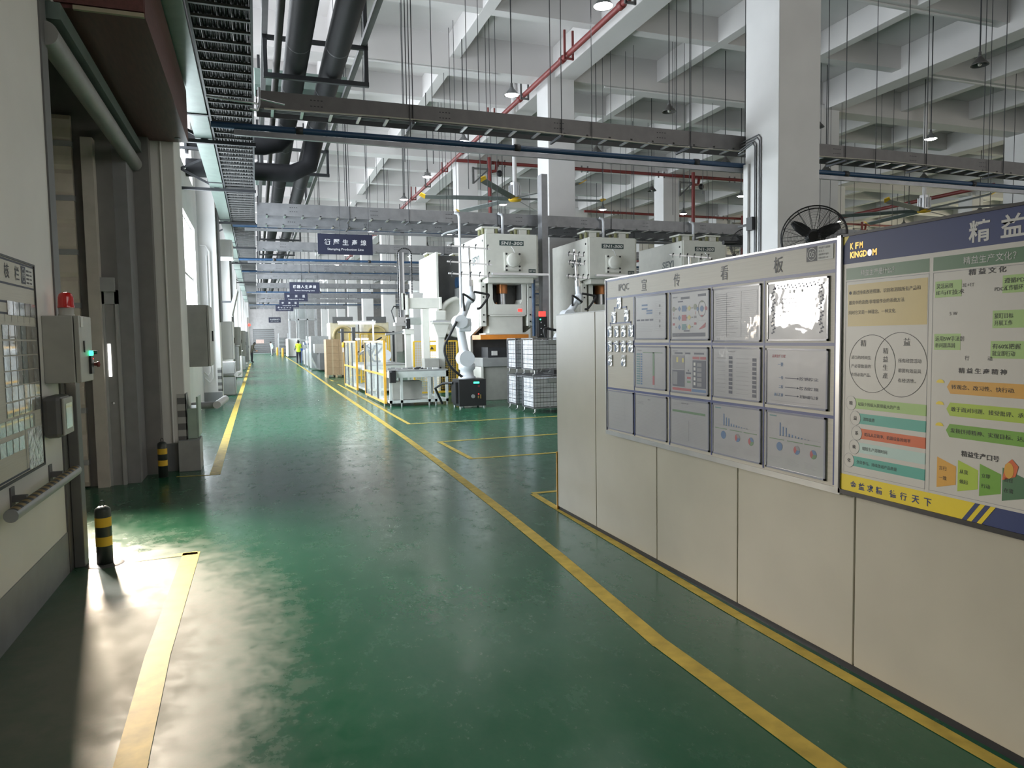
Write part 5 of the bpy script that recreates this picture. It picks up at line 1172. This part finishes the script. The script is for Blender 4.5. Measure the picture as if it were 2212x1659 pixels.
# ================================================================ along the aisle, farther off
pa = thing('pallet', 'wooden pallet under the carton stack', 'pallet', (3.4, 33.8, 0))
mb = MB()
for k in range(5): mb.box(2.93+.165*k, 3.06+.165*k, 33.3, 34.4, .10, .125)
mb.build('deck', M_wood, pa)
mb = MB()
for x in (2.93, 3.32, 3.70): mb.box(x, x+.09, 33.3, 34.4, 0, .10)
mb.build('bearer', M_wood, pa)
rn_ = ('bottom', 'second', 'third', 'fourth', 'top')
for r in range(5):
    for c, (x0, x1, nm) in enumerate(((2.94, 3.50, 'wide left'), (3.505, 3.79, 'narrow right'))):
        z = .127+.322*r; b = thing('carton', 'brown carton, %s one in the %s layer of the pallet stack' % (nm, rn_[r]), 'carton', ((x0+x1)/2, 33.8, z), 'cartons on the pallet')
        MB().box(x0, x1, 33.32, 34.38, z, z+.32).build('box', M_card, b, bevel=.006); MB().box((x0+x1)/2-.03, (x0+x1)/2+.03, 33.317, 33.32, z, z+.32).build('tape', mat('carton_tape', (.44, .34, .22), .4), b)
wm = thing('curved_guard', 'silver machine with a curved clear guard between the worker and the cartons', 'machine', (3.1, 42, 0))
pts = [(2.66+.0*k, 40.5, 0) for k in range(1)]
mb = MB()
for k in range(10):
    a, b = k/10, (k+1)/10; x0, x1 = 2.62+.55*(1-cos(a*pi/2)), 2.62+.55*(1-cos(b*pi/2)); mb.add([(2.62+.5*(1-a)**2-.0, 40+.1*k, .1+1.85*a), (2.62+.5*(1-b)**2, 40+.1*(k+1), .1+1.85*b), (2.62+.5*(1-b)**2, 42.3, .1+1.85*b), (2.62+.5*(1-a)**2, 42.3, .1+1.85*a)], [(0, 1, 2, 3)], True)
mb.build('curved_panel', M_film, wm); MB().box(2.9, 3.9, 42.4, 44, .1, 1.95).build('body', M_grey, wm, bevel=.02); MB().box(3.2, 3.8, 40.2, 42.2, .1, 1.0).build('base', M_dgrey, wm); MB().box(3.0, 3.7, 41, 42, 1.0, 1.5).build('inner_unit', M_steel, wm)
for x in (2.75, 3.6): MB().cyl((x, 40.6, 0), (x, 40.6, .1), .05, 8).build('caster', M_steel, wm)
for x, y, z1, m, lb_ in ((3.0, 47, 1.7, M_steel, 'steel racked machine right of the worker in the yellow vest'), (2.95, 49.1, 1.6, M_blue, 'blue topped machine beyond the worker in the yellow vest'), (3.1, 61, 1.85, M_grey, 'grey machine cabinet beyond the blue topped machine')):
    t = thing('machine_cabinet', lb_, 'machine', (x+.5, y, 0)); MB().box(x, x+1.1, y, y+1.6, .12, z1-.5).build('body', m if m is not M_blue else M_grey, t, bevel=.02); MB().box(x, x+1.1, y, y+1.6, z1-.16, z1).build('top', m, t)
    f = MB()
    for xx in (x+.03, x+1.07):
        for yy in (y+.03, y+1.57): f.bar((xx, yy, 0), (xx, yy, z1), .05)
    f.build('frame', M_steel, t)
wc = thing('white_cabinet', 'tall white cabinet standing open beside the yellow bollards', 'cabinet', (3.75, 82, 0))
MB().box(3.15, 4.4, 80, 83, .1, 2.0).build('body', M_white, wc, bevel=.01); MB().box(3.02, 3.15, 79.5, 82.9, .12, 1.98).build('door', M_white, wc); MB().box(3.1, 4.4, 80, 83, 0, .1).build('plinth', M_blk, wc)
rk = thing('parts_rack', 'dark rack of trays left of the white cabinet', 'rack', (2.95, 92, 0))
f = MB()
for x in (2.5, 3.6):
    for y in (91, 92.4): f.bar((x, y, 0), (x, y, 2.7), .06)
f.build('frame', M_steel, rk); f = MB()
for k in range(12): f.box(2.55, 3.55, 91.02, 92.3, .2+.17*k, .26+.17*k)
f.build('trays', M_dark, rk)
o = thing('parts_rack', 'grey locker beside the far roller door', 'locker', (3.0, 104, 0)); MB().box(2.75, 3.5, 103.5, 104.5, 0, 2.2).build('body', M_grey, o)
def ypost(x, y, label):
    p = thing('guard_bollard', label, 'bollard', (x, y, 0), 'small yellow bollards'); MB().lathe((x, y, 0), [(.13, 0), (.13, .85), (.1, .95), (0, .97)], 14).build('tube', M_org, p); return p
yp = ypost(2.45, 97, 'yellow bollard nearer the far roller door'); dup(yp, (2.75, 86, 0), 'yellow bollard left of the white cabinet')
tw_ = thing('machine_tower', 'tall glazed machine tower rising behind the aisle machines', 'machine tower', (5.0, 87, 0))
f = MB()
for x in (3.65, 4.6, 5.6, 6.6):
    for y in (86, 88): f.bar((x, y, 0), (x, y, 9.3), .16)
for z in (4.2, 6.8, 9.3): f.bar((3.65, 86, z), (6.6, 86, z), .16).bar((3.65, 88, z), (6.6, 88, z), .16).bar((3.65, 86, z), (3.65, 88, z), .16)
f.build('frame', M_steel, tw_); MB().box(3.8, 6.5, 86.9, 86.95, 4.3, 9.2).build('panel', M_glass, tw_); MB().box(4.4, 5.4, 87.1, 87.8, 0, 8.4).build('column', M_grey, tw_)
yc = thing('worker_cart', 'yellow stool beside the person in the olive jacket', 'stool', (-.95, 62.5, 0)); MB().box(-1.15, -.70, 62.2, 62.8, .62, .70).build('seat', M_org, yc)
for x in (-1.1, -.75):
    for y in (62.25, 62.75): MB().bar((x, y, 0), (x, y, .62), .05).build('leg', M_org, yc)
for y, z, h, lb_ in ((31.2, .5, 1.0, 'grey bench box under the wall cabinet past the third pilaster'), (36, 0, 1.2, 'low white machine against the left wall, third bay'), (46, 0, 1.3, 'low grey machine against the left wall, fourth bay'), (56.5, 0, 1.5, 'white machine against the left wall before the person in olive')):
    o = MB().box(XW, -.70, y, y+1.8, z if z else .02, (z or .02)+h).box(XW, -.66, y-.02, y+1.82, (z or .02)+h, (z or .02)+h+.05).build('wall_bench', M_white if 'white' in lb_ else M_grey, bevel=.01); rehome(o, (-1, y, 0)); tag(o, lb_, 'bench')
rp = thing('signal_pole', 'white pole with a red lamp high by the left wall, beyond the person in olive', 'pole', (-.75, 72, 0)); MB().cyl((-.72, 72, 0), (-.72, 72, 4.0), .09, 10).build('pole', M_white, rp); MB().ball((-.6, 71.9, 3.3), .13).build('red_lamp', emit('red_lamp', (1, .08, .06), 2), rp)

# ================================================================ industrial fans
def indfan(c, R, face, label):
    f = thing('industrial_fan', label, 'fan', c, 'black industrial fans'); c = Vector(c); n = Vector(face).normalized(); r = n.cross(ZU).normalized(); u = r.cross(n).normalized()
    g = MB()
    def circ(rad, off, th, k=48): g.tube([c+n*off+(r*cos(2*pi*i/k)+u*sin(2*pi*i/k))*rad for i in range(k+1)], th, 5)
    circ(R, 0, .010); circ(R, -.16, .008); circ(R*.97, .06, .006)
    for i in range(1, 22): circ(R*(.16+.82*i/22), .09*(1-(i/22)**2)+.02, .0022, 40)
    for i in range(18):
        a = 2*pi*i/18; d = r*cos(a)+u*sin(a); g.tube([c+d*R, c+d*R*.97+n*.06, c+d*R*.6+n*.10, c+d*R*.16+n*.11], .0032, 5); g.tube([c+d*R, c+d*R-n*.16, c+d*R*.5-n*.24, c+d*R*.2-n*.25], .0032, 5)
    g.build('guard', M_blk, f)
    MB().lathe(c, [(0, 0)], 3) if 0 else None
    m = MB().tube([c-n*.30, c-n*.28, c-n*.05, c-n*.02], .1, 16, True, [.06, .11, .11, .06]).tube([c+n*.06, c+n*.02, c-n*.03], .08, 16, True, [.06, .09, .09]); m.build('motor', M_blk, f)
    for k in range(3):
        a = radians(38)+2*pi*k/3; d = r*cos(a)+u*sin(a); t = n.cross(d); w = [(.08, .045), (.3, .07), (.6, .065), (.84, .03)]
        vs = []; 
        for q, hw in w: vs += [c+d*R*q+(t*hw+n*.035*(1-q)), c+d*R*q-(t*hw+n*.035*(1-q))]
        vs2 = [v-n*.006 for v in vs]; L = len(vs); fs = []
        for i in range(3): fs += [(2*i, 2*i+1, 2*i+3, 2*i+2), (L+2*i+2, L+2*i+3, L+2*i+1, L+2*i), (2*i, 2*i+2, L+2*i+2, L+2*i), (2*i+3, 2*i+1, L+2*i+1, L+2*i+3)]
        fs.append((2*3, 2*3+1, L+7, L+6)); MB().add(vs+vs2, fs, True).build('blade', M_blk, f)
    return f
fan1 = indfan((6.84, 7.5, 2.90), .40, (-.72, -.69, .05), 'big black fan on a stand, in front of the white column')
MB().cyl((6.94, 7.6, .05), (6.94, 7.6, 2.85), .03, 10).lathe((6.94, 7.6, 0), [(0, 0), (.28, 0), (.28, .04), (.06, .08), (0, .08)], 18).build('stand', M_blk, fan1); MB().cyl((7.03, 7.5, 2.6), (7.03, 7.5, 3.05), .02, 8).build('handle', M_galv, fan1)
fan2 = indfan((10.85, 14.0, 3.75), .38, (-.5, -.85, 0), 'black fan on an arm left of the white column, above the document board')
MB().cyl((10.25, 14.1, 3.78), (10.9, 14.12, 3.80), .05, 10).build('arm', M_blk, fan2); MB().cyl((10.95, 14.15, 0), (10.95, 14.15, 3.85), .035, 8).build('stand', M_blk, fan2)
# things on the near column
cj = thing('column_box', 'small black box on the bright side of the near column', 'switch box', (8.46, 10.9, 3.5)); MB().box(8.40, 8.488, 10.72, 10.88, 3.52, 3.75).build('body', M_blk, cj); MB().bar((8.44, 10.85, 3.63), (8.44, 11.15, 3.63), .04).build('arm', M_blk, cj)
for k, (dy, z) in enumerate(((.62, 4.99), (.585, 5.02), (.50, 5.06), (.46, 5.10))):
    y = YP+dy-.02; conduit([(8.475, y, .02), (8.475, y, z), (8.472, y+.06, z+.07), (8.47, 11.2-.0*k, z+.02*k-.02)], .012, ('first', 'second', 'third', 'fourth')[k]+' grey conduit from the far edge, running up the bright side of the near column', M_galv)
o = MB().box(8.44, 8.485, 10.90, 11.02, 0, 4.72).build('conduit_trunking', M_white); rehome(o, (8.46, 10.95, 0)); tag(o, 'white vertical trunking on the bright side of the near column', 'trunking')

# ================================================================ people
def person(loc, H, face, pose, skin_bands, label, extras=()):
    """one skinned body; pose = joint offsets in a frame facing -y, heights for H=1"""
    p = thing('person', label, 'person', loc); k = H
    J = {'pelvis': (0, 0, .53), 'chest': (0, 0, .74), 'neck': (0, 0, .835), 'head': (0, -.01, .895), 'crown': (0, 0, .965),
         'sl': (-.105, 0, .805), 'el': (-.135, .01, .63), 'hl': (-.14, -.04, .47), 'sr': (.105, 0, .805), 'er': (.135, .01, .63), 'hr': (.14, -.04, .47),
         'pl': (-.055, 0, .50), 'kl': (-.06, -.005, .28), 'al': (-.062, .012, .045), 'tl': (-.068, -.085, .018), 'pr': (.055, 0, .50), 'kr': (.06, -.005, .28), 'ar': (.062, .012, .045), 'tr': (.068, -.085, .018)}
    J.update(pose)
    E = [('pelvis', 'chest', 0), ('chest', 'neck', 0), ('neck', 'head', 0), ('head', 'crown', 0)]
    R = {'pelvis': .085, 'chest': .095, 'neck': .036, 'head': .058, 'crown': .040, 'sl': .046, 'el': .031, 'hl': .024, 'sr': .046, 'er': .031, 'hr': .024, 'pl': .062, 'kl': .042, 'al': .028, 'tl': .025, 'pr': .062, 'kr': .042, 'ar': .028, 'tr': .025}
    for s in 'lr': E += [('chest', 's'+s, 0), ('s'+s, 'e'+s, 0), ('e'+s, 'h'+s, 0), ('pelvis', 'p'+s, 0), ('p'+s, 'k'+s, 0), ('k'+s, 'a'+s, 0), ('a'+s, 't'+s, 0)]
    ks = list(J); me = bpy.data.meshes.new('body'); me.from_pydata([Vector(J[q])*k for q in ks], [(ks.index(a), ks.index(b)) for a, b, _ in E], [])
    o = bpy.data.objects.new('body', me); COL.objects.link(o); md = o.modifiers.new('skin', 'SKIN'); 
    for i, q in enumerate(ks): me.skin_vertices[0].data[i].radius = (R[q]*k, R[q]*k*(.75 if q in ('chest', 'pelvis') else 1)); 
    me.skin_vertices[0].data[0].use_root = True
    o.modifiers.new('smooth', 'SUBSURF').levels = 1
    dg = bpy.context.evaluated_depsgraph_get(); dg.update(); m2 = bpy.data.meshes.new_from_object(o.evaluated_get(dg)); o.modifiers.clear(); o.data = m2
    m2.materials.clear(); mats = []
    for pl_ in m2.polygons:
        c = pl_.center; mm = skin_bands(c.x/k, c.y/k, c.z/k)
        if mm not in mats: mats.append(mm); m2.materials.append(mm)
        pl_.material_index = mats.index(mm); pl_.use_smooth = True
    hd = Vector(J['head'])*k
    h = MB().ball(hd+Vector((0, .012*k, .030*k)), .066*k, 12, (1, 1.05, .95)).build('hair', M_blk)
    fa_ = MB().ball(hd+Vector((0, -.060*k, 0)), .010*k, 6, (.8, 1, 1.4)).ball(hd+Vector((-.062*k, 0, 0)), .012*k, 6).ball(hd+Vector((.062*k, 0, 0)), .012*k, 6).build('face', M_skin)
    hs = []
    for s in 'lr':
        hp_ = Vector(J['h'+s])*k; hb_ = MB().ball(hp_, .026*k, 8, (.7, .9, 1.2))
        for q in range(4): hb_.cyl(hp_+Vector((0, (-.02+.012*q)*k, -.01*k)), hp_+Vector((0, (-.024+.014*q)*k, -.052*k)), .007*k, 6)
        hb_.cyl(hp_+Vector((0, -.02*k, .01*k)), hp_+Vector((0, -.042*k, -.02*k)), .008*k, 6); hs.append(hb_.build('hand', M_skin))
    for q in [o, h, fa_]+hs+list(extras): q.parent = p
    p.rotation_euler = (0, 0, face); return p
def vest_bands(x, y, z):
    if z > .855: return M_skin
    if abs(x) > .118: return M_dgrey if z > .5 else M_skin
    if z > .50: return M_strip if (.575 < z < .60 or .53 < z < .55) else M_hiviz
    return M_cloth if z > .04 else M_blk
M_strip = mat('dark_reflective', (.10, .12, .10), .4)
bag = MB().box(.22, .62, -.15, .15, .98, 1.14).box(.25, .28, -.12, -.09, 0, 1).box(.56, .59, -.12, -.09, 0, 1).box(.25, .28, .09, .12, 0, 1).box(.56, .59, .09, .12, 0, 1).build('blue_bin_stand', mat('blue_bin', (.03, .10, .35), .5))
person((2.95, 56.5, 0), 1.78, pi, {'hl': (-.14, -.14, .56), 'hr': (.15, -.16, .58)}, vest_bands, 'person in a hi-vis yellow vest and dark trousers walking away along the aisle')
o = bag; rehome(o, (0, 0, 0)); o.location = (2.86, 56.0, .002); tag(o, 'blue bin on legs beside the person in the yellow vest', 'bin')
def olive_bands(x, y, z): return M_skin if z > .855 else M_oliv if z > .50 else M_cloth
person((-.42, 62.5, 0), 1.74, radians(80), {'chest': (0, -.05, .74), 'neck': (0, -.10, .83), 'head': (0, -.14, .87), 'crown': (0, -.16, .94), 'sl': (-.105, -.05, .80), 'sr': (.105, -.05, .80), 'hl': (-.11, -.22, .56), 'hr': (.11, -.22, .56), 'el': (-.13, -.08, .62), 'er': (.13, -.08, .62)}, olive_bands, 'person in an olive jacket and black trousers bending towards the left wall')
def mint_bands(x, y, z): return M_skin if z > .855 else M_mint if z > .48 else M_dgrey if x > 0 else M_white
person((1.72, 92, 0), 1.78, radians(-60), {'chest': (0, -.05, .74), 'neck': (0, -.09, .83), 'head': (0, -.12, .88), 'crown': (0, -.13, .95), 'sl': (-.105, -.05, .80), 'sr': (.105, -.05, .80), 'hl': (-.16, .06, .55), 'el': (-.20, .04, .66)}, mint_bands, 'distant person in a pale top and grey trousers near the far roller door')
